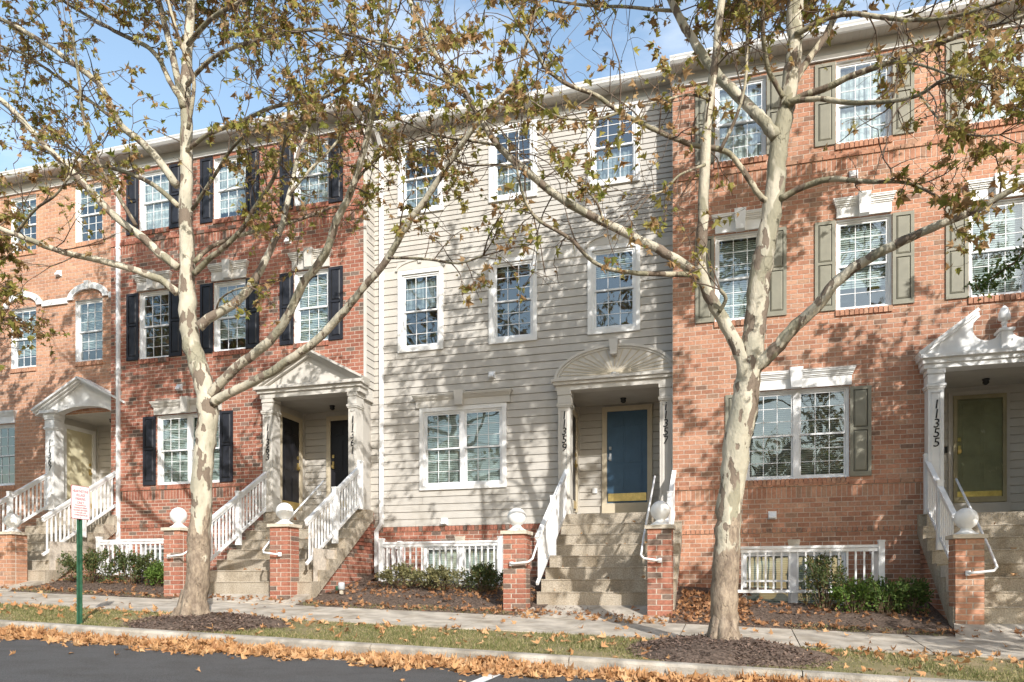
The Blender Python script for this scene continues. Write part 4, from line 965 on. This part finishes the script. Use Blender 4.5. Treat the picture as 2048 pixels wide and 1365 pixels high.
class Tree:
    def __init__(s, name, X, Y, label, group='plane trees along the kerb'):
        s.X, s.Y = X, Y; s.root = thing(name, (X, Y, ground_z(X, Y)), label, 'tree', group)
        s.limbs, s.tw, s.lp, s.la, s.ln, s.ls = [], MB(), [], [], [], []
        s.mesh = MB(); s.thin = MB()
    def limb(s, pts, w0, w1, o0=0.0, o1=0.0, leaf=1.0, start=.25, ext=0.0, knob=.0):
        """pts: photo pixels from the joint outward, w: pixel widths, o: metres nearer (-) or farther (+) than the trunk"""
        n = len(pts); L = [0]
        for a, b in zip(pts, pts[1:]): L.append(L[-1] + math.hypot(a[0]-b[0], a[1]-b[1]))
        P, R = [], []
        for (x, y), l in zip(pts, L):
            t = l/L[-1]; Y = s.Y + o0 + (o1-o0)*t**1.15; P.append(at(x, y, Y)); R.append((w0[len(R)] if hasattr(w0, '__len__') else w0 + (w1-w0)*t) / 2 / scale_at(x, Y))
        if ext:
            d = (P[-1]-P[-2]).normalized(); 
            for k in range(3): d = (d + rnd_unit()*.22 + Vector((0, 0, .1))).normalized(); P.append(P[-1] + d*ext/3); R.append(R[-1]*.72)
        s.add_limb(P, R, leaf, start)
    def add_limb(s, P, R, leaf, start, nseg=9):
        P2, R2 = smooth_pts(P, R)
        if R[0] > .03: P2 = [p + rnd_unit()*r*.12 for p, r in zip(P2, R2)]
        R2 = [r*random.uniform(.95, 1.06) for r in R2]
        (s.mesh if R[0] > .052 else s.thin).tube(P2, R2, nseg); s.limbs.append((P2, R2, leaf, start))
    def leaves_on(s, pts, n):
        for _ in range(n):
            k = random.random()**.7 * (len(pts)-1); i = min(int(k), len(pts)-2); p = pts[i].lerp(pts[i+1], k-i)
            d = (rnd_unit()*.8 + Vector((0, 0, -.55))).normalized(); s.lp.append(p + d*random.uniform(.005, .035)); s.la.append(d + rnd_unit()*.45); s.ln.append(rnd_unit()); s.ls.append(s.k * random.uniform(.055, .105) * random.choice((.5, .75, .95, 1.1, 1.35)))
    def twig(s, p, d, L, r, lev, leaf):
        n = 4; pts = [p]
        for i in range(n): d = (d + rnd_unit()*.34 + Vector((0, 0, -.03))).normalized(); pts.append(pts[-1] + d*L/n)
        s.tw.tube(pts, [r*(1-.16*i) for i in range(n+1)], 4, False)
        if lev > 0:
            for _ in range(random.choice((2, 3, 3))):
                k = random.randint(1, n); s.twig(pts[k], (d*.6 + rnd_unit()*.9).normalized(), L*random.uniform(.35, .7), r*.6, lev-1, leaf)
        m = leaf*((5.6 if lev == 0 else 3.4) if s.k < 1.3 else (6.6 if lev == 0 else 3.8)); s.leaves_on(pts[1:], int(m) + (random.random() < m % 1))
    def grow(s, density=4.0):
        for P, R, leaf, start in s.limbs:
            s.k = 1.4 if leaf >= 1.5 else 1.0; n = len(P); L = 0; acc = 0
            tot = sum((P[i+1]-P[i]).length for i in range(n-1))
            for i in range(n-1):
                seg = (P[i+1]-P[i]).length; L += seg; t = L/tot
                if t < start: continue
                acc += seg*density*leaf*(.45 + .9*t)
                while acc > 1:
                    acc -= 1; d = (P[i+1]-P[i]).normalized(); q = P[i].lerp(P[i+1], random.random())
                    v = (d*.45 + rnd_unit()*.95 + Vector((0, 0, .12))).normalized(); s.twig(q, v, random.uniform(.35, 1.05), min(.010, R[i]*.5), 1, random.choice((0, .15, .5, 1.3, 2.3)))
            d = (P[-1]-P[-2]).normalized()
            for _ in range(3): s.twig(P[-1], (d + rnd_unit()*.5).normalized(), random.uniform(.5, 1.0), min(.010, R[-1]*.8), 1, 1.0)
    def upper(s, z0, z1, n, L0, seed, leaf=1.2):
        random.seed(seed)
        for k in range(n):
            z = z0 + (z1-z0)*k/max(1, n-1); a = k*2.4 + random.uniform(-.4, .4); el = random.uniform(.20, .50); d = Vector((math.cos(a)*math.cos(el), math.sin(a)*math.cos(el)*.9, math.sin(el))); L = L0*random.uniform(.75, 1.15)*(1 - .3*k/n)
            Q, R = [Vector((s.X + s.lean*(z-z0), s.Y, z))], [.045]
            for i in range(6): d = (d + rnd_unit()*.14).normalized(); Q.append(Q[-1] + d*L/6); R.append(R[-1]*.8)
            s.add_limb(Q, R, leaf, .2, 7)
    def finish(s):
        s.mesh.build('trunk', 'bark', s.root, True)
        if s.thin.f: s.thin.build('branches', 'bark_branch', s.root, True)
        s.tw.build('twigs', 'twig', s.root, True, kind='stuff')
        leaf_cloud('crown', s.lp, s.la, s.ln, s.ls, 'leaf_crown', s.root, curl=(.2, 1.25), kind='stuff')
    def flare(s, x, ybase, w):
        Y = s.Y; c = at(x, ybase, Y); sc = scale_at(x, Y); z0 = ground_z(s.X, Y)
        for k in range(7):
            a = 2*math.pi*k/7 + .3; e = Vector((math.cos(a), math.sin(a), 0)); r = w/2/sc
            s.mesh.tube([Vector((c.x, c.y, z0+.42)) + e*r*.35, Vector((c.x, c.y, z0+.17)) + e*r*.75, Vector((c.x, c.y, z0+.03)) + e*r*random.uniform(1.15, 1.5), Vector((c.x, c.y, z0-.08)) + e*r*random.uniform(1.5, 2.1)], [r*.55, r*.5, r*.36, r*.16], 7)
# left tree
TL = Tree('plane_tree', at(388, 1225, -4.95).x, -4.95, 'sycamore tree with pale mottled trunk in front of the red brick house')
TL.limb([(384, 1262), (388, 1215), (394, 1150), (398, 1080), (402, 1000), (410, 900), (414, 845), (413, 800), (404, 750), (384, 695), (376, 640), (374, 560), (372, 470), (372, 380), (374, 300), (371, 200), (374, 120), (380, 40), (386, -40)], [64, 52, 46, 44, 41, 40, 41, 43, 38, 37, 35, 31, 27, 25, 24, 22, 20, 18, 16], 17, 0, .1, .35, .62, 1.6)
TL.flare(386, 1250, 50)
TL.limb([(366, 215), (345, 110), (330, 50), (312, -10)], 15, 11, 0, .5, .8, .3, 1.8)
TL.limb([(376, 260), (388, 170), (374, 120), (354, 66), (334, -5)], 8, 7, -.15, -.6, .8, .3, 1.6)
TL.limb([(362, 200), (338, 160), (316, 115), (285, 88), (240, 68), (190, 40), (130, 5)], 11, 5, 0, .9, .8, .25, .8)
TL.limb([(354, 372), (320, 325), (287, 288), (241, 250), (218, 205), (195, 165), (150, 130), (95, 92), (40, 58), (-15, 30)], 16, 7, 0, -.7, .9, .3, .6)
TL.limb([(241, 250), (190, 210), (140, 172), (95, 140), (50, 110), (-5, 90)], 7, 4, -.3, .5, .9, .1, .5)
TL.limb([(356, 412), (310, 372), (270, 352), (228, 338), (190, 328), (154, 306), (110, 280)], 10, 5, 0, .8, .9, .25, .5)
TL.limb([(272, 452), (236, 392), (210, 354), (190, 308), (168, 240), (158, 160), (148, 90)], 8, 5, -.4, -.9, .7, .1, .6)
TL.limb([(356, 535), (320, 508), (287, 477), (231, 434), (179, 380), (123, 323), (67, 267), (20, 215), (-30, 175)], 17, 9, 0, -1.1, .9, .35, .8)
TL.limb([(356, 588), (335, 570), (308, 554), (220, 526), (128, 505), (51, 477), (-10, 452)], 15, 9, 0, -1.3, .9, .35, 1.2)
TL.limb([(30, 470), (70, 420), (110, 392), (140, 352)], 6, 4, -1.1, -1.5, 1, .1)
TL.limb([(388, 548), (415, 522), (446, 497), (482, 461), (513, 410), (545, 362), (566, 300), (575, 240)], 12, 5, 0, -.9, 1.1, .3, .6)
TL.limb([(388, 525), (426, 492), (492, 468), (559, 451), (610, 436), (650, 420)], 9, 5, 0, .9, .7, .4, .4)
TL.limb([(396, 655), (426, 631), (472, 605), (513, 554), (544, 492), (564, 451), (579, 390), (592, 330)], 20, 8, 0, .9, .75, .45, 1.0)
TL.limb([(420, 792), (450, 757), (490, 722), (540, 682), (578, 628), (605, 570), (650, 510), (672, 445), (691, 406), (706, 372), (722, 322), (738, 258), (752, 190)], 20, 11, 0, -.8, .8, .55, 1.5)
TL.limb([(424, 808), (470, 780), (530, 752), (581, 718), (631, 683), (680, 633), (724, 580), (777, 515), (812, 453), (856, 392), (891, 339), (926, 286), (979, 217), (1029, 164), (1042, 125)], 19, 8, 0, -1.0, .6, .5, .9)
TL.limb([(777, 516), (825, 517), (865, 520), (917, 527), (966, 512)], 6, 4, -.6, -1.1, .9, .3)
TL.limb([(374, 300), (420, 268), (480, 245), (545, 215), (600, 205), (660, 190), (720, 150), (790, 145)], 9, 5, 0, -1.6, 1.0, .2, .6)
TL.limb([(374, 170), (420, 120), (470, 95), (540, 75), (620, 60), (700, 70), (790, 95)], 9, 5, 0, -2.4, 1.25, .2, .6)
TL.limb([(376, 90), (420, 40), (470, 10), (540, -20), (620, -35)], 10, 6, 0, -2.2, 1.1, .2, .6)
TL.limb([(385, 420), (430, 350), (470, 290), (520, 255), (600, 240)], 8, 4, 0, -1.6, 1.2, .2)
TL.limb([(430, 632), (440, 600), (470, 580), (500, 575)], 4, 3, .1, -.4, .5, .3)
TL.limb([(700, 385), (730, 340), (780, 300), (840, 280)], 6, 4, -.6, .3, .9, .1)
TL.limb([(579, 390), (620, 340), (660, 300), (700, 250)], 6, 4, .7, 1.2, 1.1, .1)
TL.lean = 0; TL.X0 = TL.X; TL.upper(9.7, 10.9, 20, 3.6, 31, 1.8); TL.grow(6.3); TL.finish()
# right tree
TR = Tree('plane_tree', at(1447, 1265, -4.95).x, -4.95, 'sycamore tree with forked pale trunk in front of the pink brick house')
TR.limb([(1446, 1310), (1448, 1270), (1450, 1200), (1452, 1120), (1456, 1040), (1464, 960), (1476, 880), (1486, 820), (1494, 775), (1504, 715), (1509, 660), (1517, 590), (1524, 530), (1537, 460), (1548, 395), (1556, 310), (1566, 250), (1575, 200), (1584, 140), (1590, 90), (1590, 20), (1592, -40)], [62, 57, 54, 52, 50, 50, 52, 55, 52, 45, 43, 44, 42, 38, 38, 36, 34, 32, 31, 30, 32, 30], 32, 0, .1, .35, .7, 1.8)
TR.flare(1447, 1290, 54)
TR.limb([(1492, 770), (1482, 715), (1466, 678), (1438, 625), (1412, 580), (1400, 530), (1405, 461), (1408, 359), (1418, 205), (1433, 102), (1444, -10)], 27, 15, 0, -.8, .6, .4, 2.0)
TR.limb([(1400, 545), (1379, 537), (1340, 512), (1295, 488), (1207, 444), (1120, 396), (1054, 343), (996, 291), (961, 235), (926, 180), (880, 126), (845, 60), (815, -5)], 19, 9, -.4, -.9, .8, .3, 1.0)
TR.limb([(1400, 556), (1379, 550), (1295, 548), (1229, 541), (1185, 523), (1140, 478), (1076, 440), (1050, 400), (1038, 360)], 11, 5, -.4, -1.4, .8, .45, .4)
TR.limb([(1510, 735), (1535, 715), (1560, 690), (1592, 651), (1633, 615), (1669, 569), (1720, 528), (1787, 492), (1864, 456), (1941, 425), (2018, 384), (2080, 350)], 27, 11, 0, -.9, .35, .55, 1.2)
TR.limb([(1560, 398), (1607, 374), (1659, 359), (1736, 364), (1812, 366), (1860, 385)], 14, 5, 0, -.7, .9, .3, .5)
TR.limb([(1574, 210), (1610, 190), (1659, 174), (1710, 149), (1787, 123), (1890, 82), (1992, 51), (2070, 25)], 14, 7, 0, -1.0, 1.1, .25, .8)
TR.limb([(1572, 205), (1638, 198), (1700, 206), (1787, 202), (1838, 190), (1890, 159), (1950, 150), (2010, 165)], 11, 5, 0, -1.5, 1.2, .3, .5)
TR.limb([(1572, 210), (1590, 165), (1607, 133), (1648, 77), (1692, -5)], 16, 11, 0, .6, .6, .4, 1.6)
TR.limb([(1590, 70), (1659, 36), (1710, 28), (1787, 38), (1850, 40), (1915, 31), (2000, 5)], 11, 6, 0, -.9, 1.1, .2, .8)
TR.limb([(1552, 275), (1525, 240), (1505, 220), (1448, 164), (1413, 123), (1387, 82), (1356, 31), (1335, -15)], 24, 14, 0, .8, .5, .4, 1.8)
TR.limb([(1346, 22), (1310, 20), (1250, 14), (1180, 12), (1110, 2), (1060, -10)], 7, 4, .8, 1.2, .9, .2)
TR.limb([(1566, 195), (1550, 165), (1536, 138), (1526, 70), (1526, 5)], 10, 8, 0, -.5, .7, .3, 1.2)
TR.limb([(1538, 405), (1518, 390), (1495, 354), (1459, 308), (1428, 297), (1378, 288), (1300, 255), (1240, 225), (1190, 190), (1140, 172), (1095, 140), (1070, 100)], 12, 7, 0, -1.2, 1.0, .25, .8)
TR.limb([(1440, 302), (1470, 240), (1490, 170), (1494, 80), (1494, -5)], 7, 5, -.4, -.8, .9, .1, 1.0)
TR.limb([(1207, 444), (1190, 400), (1150, 360), (1120, 310)], 5, 3, -.6, -1.1, 1, .1)
TR.limb([(1054, 343), (1000, 330), (930, 330), (880, 300)], 5, 3, -.8, -.3, 1, .1)
TR.limb([(926, 180), (860, 150), (790, 140), (720, 110), (650, 120)], 6, 4, -.9, -1.6, 1.3, .1)
TR.limb([(996, 291), (940, 282), (870, 270), (800, 240)], 6, 3, -.9, -.2, 1.2, .1)
TR.limb([(1240, 225), (1190, 240), (1120, 235), (1060, 200)], 5, 3, -.8, -1.6, 1.1, .1)
TR.limb([(1410, 330), (1360, 350), (1330, 380), (1300, 390)], 6, 3, -.6, -1.3, 1.1, .1)
TR.limb([(1420, 200), (1380, 190), (1330, 200), (1290, 210)], 6, 3, -.7, -1.5, 1.1, .1)
TR.limb([(1787, 123), (1840, 130), (1900, 150), (1980, 170)], 6, 3, -.5, -1.8, 1.3, .1)
TR.limb([(1840, 190), (1880, 240), (1940, 270), (2000, 270)], 5, 3, -1.0, -1.7, 1.1, .1)
TR.limb([(1438, 625), (1452, 598), (1440, 580)], 8, 7, -.2, -.35, 0, 1)
_x = TR.X; TR.X = at(1592, 0, -4.95).x; TR.lean = 0; TR.upper(8.3, 9.7, 24, 3.7, 32, 1.8); TR.X = _x; TR.grow(6.6); TR.finish()
# neighbours just outside the frame: their crowns shade the houses
def wild_tree(name, X, Y, label, seed, H=8.2):
    random.seed(seed); t = Tree(name, X, Y, label); z0 = ground_z(X, Y)
    P = [Vector((X, Y, z0-.1)), Vector((X+.03, Y, z0+1.2)), Vector((X-.05, Y+.04, z0+2.4)), Vector((X, Y-.06, z0+3.8)), Vector((X+.15, Y, z0+5.5)), Vector((X+.1, Y+.1, z0+7.5)), Vector((X-.1, Y, z0+H))]
    t.add_limb(P, [.2, .165, .15, .125, .10, .07, .03], .5, .5)
    for k in range(22):
        h = 2.7 + 4.4*k/22; a = k*2.4 + random.uniform(-.3, .3); L = random.uniform(3.0, 4.3)*(1 - .35*k/22); el = random.uniform(.35, .8); b = Vector((X, Y, z0+h)); d = Vector((math.cos(a)*math.cos(el), math.sin(a)*math.cos(el), math.sin(el))); Q, R = [b], [.06 - .025*k/22]
        for i in range(6): d = (d + rnd_unit()*.12 + Vector((0, 0, .015))).normalized(); Q.append(Q[-1] + d*L/6); R.append(R[-1]*.82)
        t.add_limb(Q, R, 3.3, .12, 7)
    t.grow(5.6); t.finish(); wild_tree.last = t.root
wild_tree('plane_tree', 6.5, -4.95, 'sycamore tree just beyond the right edge, shading the pink brick house', 3)
wild_tree('plane_tree', -14.6, -4.95, 'sycamore tree at the far left edge with leaves hanging into view', 5)
def copy_tree(src, X, Y, rz, sc):
    r = src.copy(); COL.objects.link(r); r.location = (X, Y, base_z(X) - .6); r.rotation_euler = (0, 0, rz); r.scale = (sc, sc, sc)
    r['label'] = 'sycamore tree across the street, seen only mirrored in the windows'; r['group'] = 'plane trees across the street'
    for ch in src.children: c = ch.copy(); COL.objects.link(c); c.parent = r
    return r
src = wild_tree.last
for k, X in enumerate((-26, -18.5, -11, -3.5, 4, 11.5, 19)): copy_tree(src, X, -31 + (k % 2)*2.5, k*1.3, 1.05 + .1*(k % 3))
random.seed(21)

# small green tree by the right entry, one branch reaching into view
ct = thing('crape_myrtle', (5.9, -1.7, ground_z(5.9, -1.7)), 'small green leaved tree whose branch reaches in at the right edge', 'tree')
z0 = ground_z(5.9, -1.7); mbT = MB(); lpv, lav, lnv, lsv = [], [], [], []
brs = [[Vector((5.9, -1.7, z0)), Vector((5.85, -1.75, z0+2.0)), Vector((5.6, -1.7, z0+4.2)), at(2090, 490, -1.7), at(2030, 525, -1.75), at(1985, 555, -1.8), at(1962, 572, -1.8)]]
for k in range(8):
    a = k*.8; brs.append([Vector((5.9, -1.7, z0+.6)), Vector((5.95+.2*math.cos(a), -1.7+.2*math.sin(a), z0+2.6)), Vector((6.0+.8*math.cos(a), -1.7+.6*math.sin(a), z0+5.0+.5*math.sin(k*2.1)))])
for bi, B in enumerate(brs):
    mbT.tube(*smooth_pts(B, [max(.006, .035*(1-.14*i)) for i in range(len(B))]), 6)
    Q, _ = smooth_pts(B, [1]*len(B)); lo = int(len(Q)*.55)
    for _ in range(420 if bi == 0 else 260):
        p = Q[random.randint(lo, len(Q)-1)] + rnd_unit()*random.uniform(.02, .22 if bi == 0 else .5); lpv.append(p); lav.append(rnd_unit() + Vector((-.3, 0, -.4))); lnv.append(rnd_unit() + Vector((0, -.3, .8))); lsv.append(random.uniform(.05, .09))
mbT.build('trunk', 'stem', ct, True); leaf_cloud('crown', lpv, lav, lnv, lsv, 'leaf_green', ct, (.05, .4), 'oval', kind='stuff')

# ------------------------------------------------------------------ shrubs
def shrub(name, px, pyb, Y, rx, rz, n, matname, size, label, ry=None, spiky=False, lean=0):
    b = at(px, pyb, Y); z0 = ground_z(b.x, Y); rx *= 1.25; rz *= 1.22; n = int(n*1.35); t = thing(name, (b.x, Y, z0), label, 'shrub'); ry = ry or rx*.8
    st = MB(); P, A, N, S = [], [], [], []; tips = []
    for k in range(26):
        a = random.uniform(0, 2*math.pi); r = math.sqrt(random.random()); e = Vector((b.x + rx*r*math.cos(a), Y + ry*r*math.sin(a), z0 + rz*(.35 + .65*math.sqrt(max(0, 1-r*r*.85)))*random.uniform(.75, 1.12)))
        m = Vector((b.x, Y, z0)).lerp(e, .5) + rnd_unit()*.04; st.tube([Vector((b.x + .15*rx*math.cos(a), Y + .15*ry*math.sin(a), z0-.03)), m, e], [.007, .005, .002], 4, False); tips.append((m, e))
    for _ in range(n):
        m, e = random.choice(tips); k = random.random()**.6; p = m.lerp(e, k) + rnd_unit()*random.uniform(.01, .075); d = (e - m).normalized()
        P.append(p); A.append(d*.8 + rnd_unit()*.9); N.append(rnd_unit() + Vector((0, -.3, .6))); S.append(size*random.uniform(.6, 1.3))
    for _ in range(n//6):
        a = random.uniform(0, 2*math.pi); r = math.sqrt(random.random()); P.append(Vector((b.x + rx*.9*r*math.cos(a), Y + ry*.9*r*math.sin(a), z0 + rz*random.uniform(.08, .6)))); A.append(rnd_unit()); N.append(rnd_unit()); S.append(size)
    st.build('stems', 'stem', t, True); leaf_cloud('foliage', P, A, N, S, matname, t, (.05, .35), 'oval', kind='stuff')
shrub('shrub', 806, 1180, -1.0, .42, .33, 1700, 'leaf_variegated', .045, 'variegated evergreen shrub beside the downspout of the beige house')
shrub('shrub', 890, 1182, -1.05, .46, .34, 1900, 'leaf_variegated', .045, 'variegated evergreen shrub in the middle of the bed below the beige house')
shrub('shrub', 968, 1184, -1.1, .34, .40, 1700, 'leaf_shrub', .045, 'darker green shrub against the left pillar of the blue door steps')
shrub('shrub', 1648, 1205, -1.45, .30, .72, 1100, 'leaf_shrub', .05, 'tall thin leaved shrub in front of the basement window railing at right')
shrub('shrub', 1712, 1215, -1.55, .30, .42, 1200, 'leaf_bright', .05, 'low bright green shrub right of the tall thin leaved shrub')
shrub('shrub', 1768, 1216, -1.5, .30, .46, 1200, 'leaf_green', .05, 'green shrub in front of the end post of the right railing')
shrub('shrub', 1818, 1220, -1.45, .26, .40, 1000, 'leaf_green', .05, 'dark green shrub beside the brick side of the right steps')
shrub('shrub', 178, 1166, -1.75, .55, .55, 2000, 'leaf_shrub', .05, 'loose green shrub behind the parking sign post')
shrub('shrub', 258, 1168, -1.7, .52, .58, 2200, 'leaf_shrub', .05, 'dense green shrub between the parking sign and the bright green shrub')
shrub('shrub', 320, 1168, -1.75, .26, .36, 1200, 'leaf_bright', .05, 'small bright green shrub left of the pillar by the left tree')

# ------------------------------------------------------------------ mulch, grass, fallen leaves
def mound(X, Y, rx, ry, h, label):
    mb = MB(); nr, na = 7, 28
    mb.v.append((X, Y, ground_z(X, Y)+h))
    for i in range(1, nr+1):
        for j in range(na):
            a = 2*math.pi*j/na; r = i/nr; wob = 1 + .16*math.sin(3*a+1) + .09*math.sin(7*a) + .05*math.sin(13*a+2); x, y = X + rx*r*wob*math.cos(a), max(-5.93, min(-4.30, Y + ry*r*wob*math.sin(a)))
            mb.v.append((x, y, ground_z(x, y) + h*(1-r*r) + random.uniform(-.008, .012) - (.012 if i == nr else 0)))
    for j in range(na):
        mb.f.append((0, 1+j, 1+(j+1) % na))
        for i in range(nr-1): mb.f.append((1+i*na+j, 1+(i+1)*na+j, 1+(i+1)*na+(j+1) % na, 1+i*na+(j+1) % na))
    o = mb.build('mulch_mound', 'mulch', None, True); o['kind'] = 'stuff'; o['label'] = label; o['category'] = 'mulch'
MOUNDS = [(TL.X+.35, -5.1, 1.05, .85, .10), (TR.X, -5.1, 1.05, .85, .16)]
mound(*MOUNDS[0], 'dark mulch spread round the foot of the left tree'); mound(*MOUNDS[1], 'dark mulch mound round the foot of the right tree')
def in_mound(x, y, k=1.0): return any(((x-m[0])/m[2])**2 + ((y-m[1])/m[3])**2 < k for m in MOUNDS)
def surf(x, y):
    z = ground_z(x, y)
    for m in MOUNDS:
        q = ((x-m[0])/m[2])**2 + ((y-m[1])/m[3])**2
        if q < 1: z += m[4]*(1-q)
    if -4.32 < y < -2.76: z += .014
    if y < -6.1: z = base_z(x) - .155 - .02*(-6.1-y) if y > -6.54 else road_z(x, y)
    return z
STAIRS = [(2.8, 5.4, -2.3), (-3.25, -.92, -1.95), (-9.65, -7.15, -2.3), (-15.8, -13.45, -2.0)]
def in_stairs(x, y): return any(a < x < b and y > c for a, b, c in STAIRS) or any(a-.1 < x < b+.1 and c < y for a, b, c, d in WELLS)
P, A, N, S = [], [], [], []
for _ in range(26000):                                        # bark chips
    if random.random() < .45: m = random.choice(MOUNDS); a = random.uniform(0, 6.283); r = math.sqrt(random.random())*1.0 + abs(random.gauss(0, .10)); x, y = m[0]+m[2]*r*math.cos(a), m[1]+m[3]*r*math.sin(a)
    else: x, y = random.uniform(-14, 5), random.uniform(-2.74, -.3)
    if y < -5.94 or (-4.33 < y < -2.75) or in_stairs(x, y): continue
    P.append((x, y, surf(x, y)+random.uniform(.0, .022))); A.append((random.gauss(0, 1), random.gauss(0, 1), random.gauss(0, .3))); N.append((random.gauss(0, .4), random.gauss(0, .4), 1)); S.append(random.uniform(.018, .05))
o = leaf_cloud('bark_chips', P, np.array(A), N, S, 'chip', None, (.0, .2), 'oval', kind='stuff'); o['label'] = 'dark bark chips scattered over the beds and tree pits'; o['category'] = 'bark chips'
# grass
n = 95000; gx = RNG.uniform(-14, 5, n); gy = RNG.uniform(-5.95, -4.34, n)
m2 = 9000; gx = np.r_[gx, RNG.uniform(-14, 4, m2)]; gy = np.r_[gy, RNG.uniform(-2.74, -2.38, m2)]
pat = np.sin(gx*2.1+gy*3)+np.sin(gx*.73-gy*1.7+1)+np.sin(gx*5.3+gy*4.1)*.7 + RNG.normal(0, .8, len(gx))
keep = (pat > -.9)
for mx_, my_, ra, rb, _h in MOUNDS: keep &= ((gx-mx_)/ra)**2 + ((gy-my_)/rb)**2 > RNG.uniform(.85, 1.1, len(gx))
for a, b, c in STAIRS: keep &= ~((gx > a) & (gx < b) & (gy > -2.76))
gx, gy, pat = gx[keep], gy[keep], pat[keep]; n = len(gx)
gz = 0.185 - .0365*gx + np.where(gy < -2.75, .08*(gy+5.95), .256 + .2*(gy+2.75)) - .006
h = RNG.uniform(.018, .055, n)*np.clip(.6+pat*.22, .5, 1.4); ang = RNG.uniform(0, 6.283, n); w = RNG.uniform(.004, .008, n); lean = RNG.uniform(.1, 1.0, n)*h; la = RNG.uniform(0, 6.283, n)
v = np.stack([np.stack([gx-w*np.cos(ang), gy-w*np.sin(ang), gz], 1), np.stack([gx+w*np.cos(ang), gy+w*np.sin(ang), gz], 1), np.stack([gx+lean*np.cos(la), gy+lean*np.sin(la), gz+h], 1)], 1).reshape(-1, 3)
o = mesh_np('grass', v, np.arange(3*n).reshape(-1, 3), 'grass', kind='stuff'); o['label'] = 'patchy short grass on the strip between kerb and pavement'; o['category'] = 'grass'
# fallen leaves
def litter(name, pts, label, sz=(.07, .13), curl=(.3, 1.1), flat=.5, m='leaf_fallen'):
    P = np.array(pts); k = len(P); A = np.c_[RNG.normal(0, 1, (k, 2)), RNG.normal(0, .45, k)]; N = np.c_[RNG.normal(0, flat, (k, 2)), np.ones(k)]
    o = leaf_cloud(name, P, A, N, RNG.uniform(*sz, k), m, None, curl, kind='stuff'); o['label'] = label; o['category'] = 'leaves'
pts = []
for _ in range(13500):
    x = random.uniform(-14, 5.2); amt = .5 + .35*math.sin(x*1.9+.5) + .3*math.sin(x*4.7) + .22*math.sin(x*9.1)
    if random.random() > .35 + .8*max(0, amt): continue
    wd = .23 + .2*max(.1, amt) + .06*math.sin(x*6.3); y = -6.15 - abs(random.gauss(0, .55))*wd*1.5
    if y < -7.0: continue
    pts.append((x, y, surf(x, y) + random.uniform(.01, .03 + .10*max(.05, amt)*max(0, 1-(-6.1-y)/.5))))
litter('gutter_leaves', pts, 'drift of dry tan leaves lying along the gutter', (.045, .135), (.3, 1.3), .8)
pts = []
for _ in range(520):
    x, y = random.uniform(-14, 5), random.choice((random.uniform(-5.9, -4.36), random.uniform(-5.0, -4.36)))
    if in_mound(x, y, .75) and random.random() < .85: continue
    pts.append((x, y, surf(x, y) + random.uniform(.015, .04)))
litter('lawn_leaves', pts, 'dry leaves scattered on the grass strip', (.07, .13))
pts = [(x, y, surf(x, y)+.02) for x, y in ((random.uniform(-13, 4.5), random.uniform(-4.3, -2.8)) for _ in range(85))]
pts += [(random.gauss(c, .16), random.gauss(-2.95, .07), surf(c, -2.95)+.02+random.uniform(0, .03)) for c in (-2.95, -2.05, -1.5, -1.25) for _ in range(14)]
pts += [(x, -4.36+random.gauss(0, .05), surf(x, -4.4)+.03) for x in (random.uniform(-1.6, 4) for _ in range(70))]
pts += [(x, random.uniform(-8.2, -6.8), road_z(x, -7.2)+.015) for x in (random.uniform(-9, 2) for _ in range(26))]
litter('pavement_leaves', pts, 'dry leaves scattered on the pavement and road', (.06, .12))
pts = []
for _ in range(2600):
    x = random.uniform(-14, 5); y = random.choice((random.gauss(-1.55, .35), random.gauss(-1.0, .35), random.gauss(-2.55, .08), random.uniform(-2.6, -.4)))
    if y < -2.74 or y > -.1 or in_stairs(x, y): continue
    if -2.4 < y < -1.85 and random.random() < .7: continue
    pts.append((x, y, surf(x, y)+random.uniform(.01, .05)))
for _ in range(420): x, y = random.uniform(-.9, .2), random.uniform(-2.45, -.5); pts.append((x, y, surf(x, y)+random.uniform(.01, .06)))
litter('bed_leaves', pts, 'brown leaves lying in the beds below the houses', (.06, .115), m='leaf_dull')
pts = []
for a, b, yt, zf in ((-3.1, -1.4, YS-.2, 2.42), (-9.3, -7.9, -.15, 2.60), (3.4, 5, -.12, 2.22)):
    for _ in range(16): i = random.randint(1, 7); pts.append((random.uniform(a, b), yt - i*TREAD + random.uniform(.05, .26), zf - i*RISER + .015))
litter('step_leaves', pts, 'a few dry leaves lying on the steps', (.06, .11))
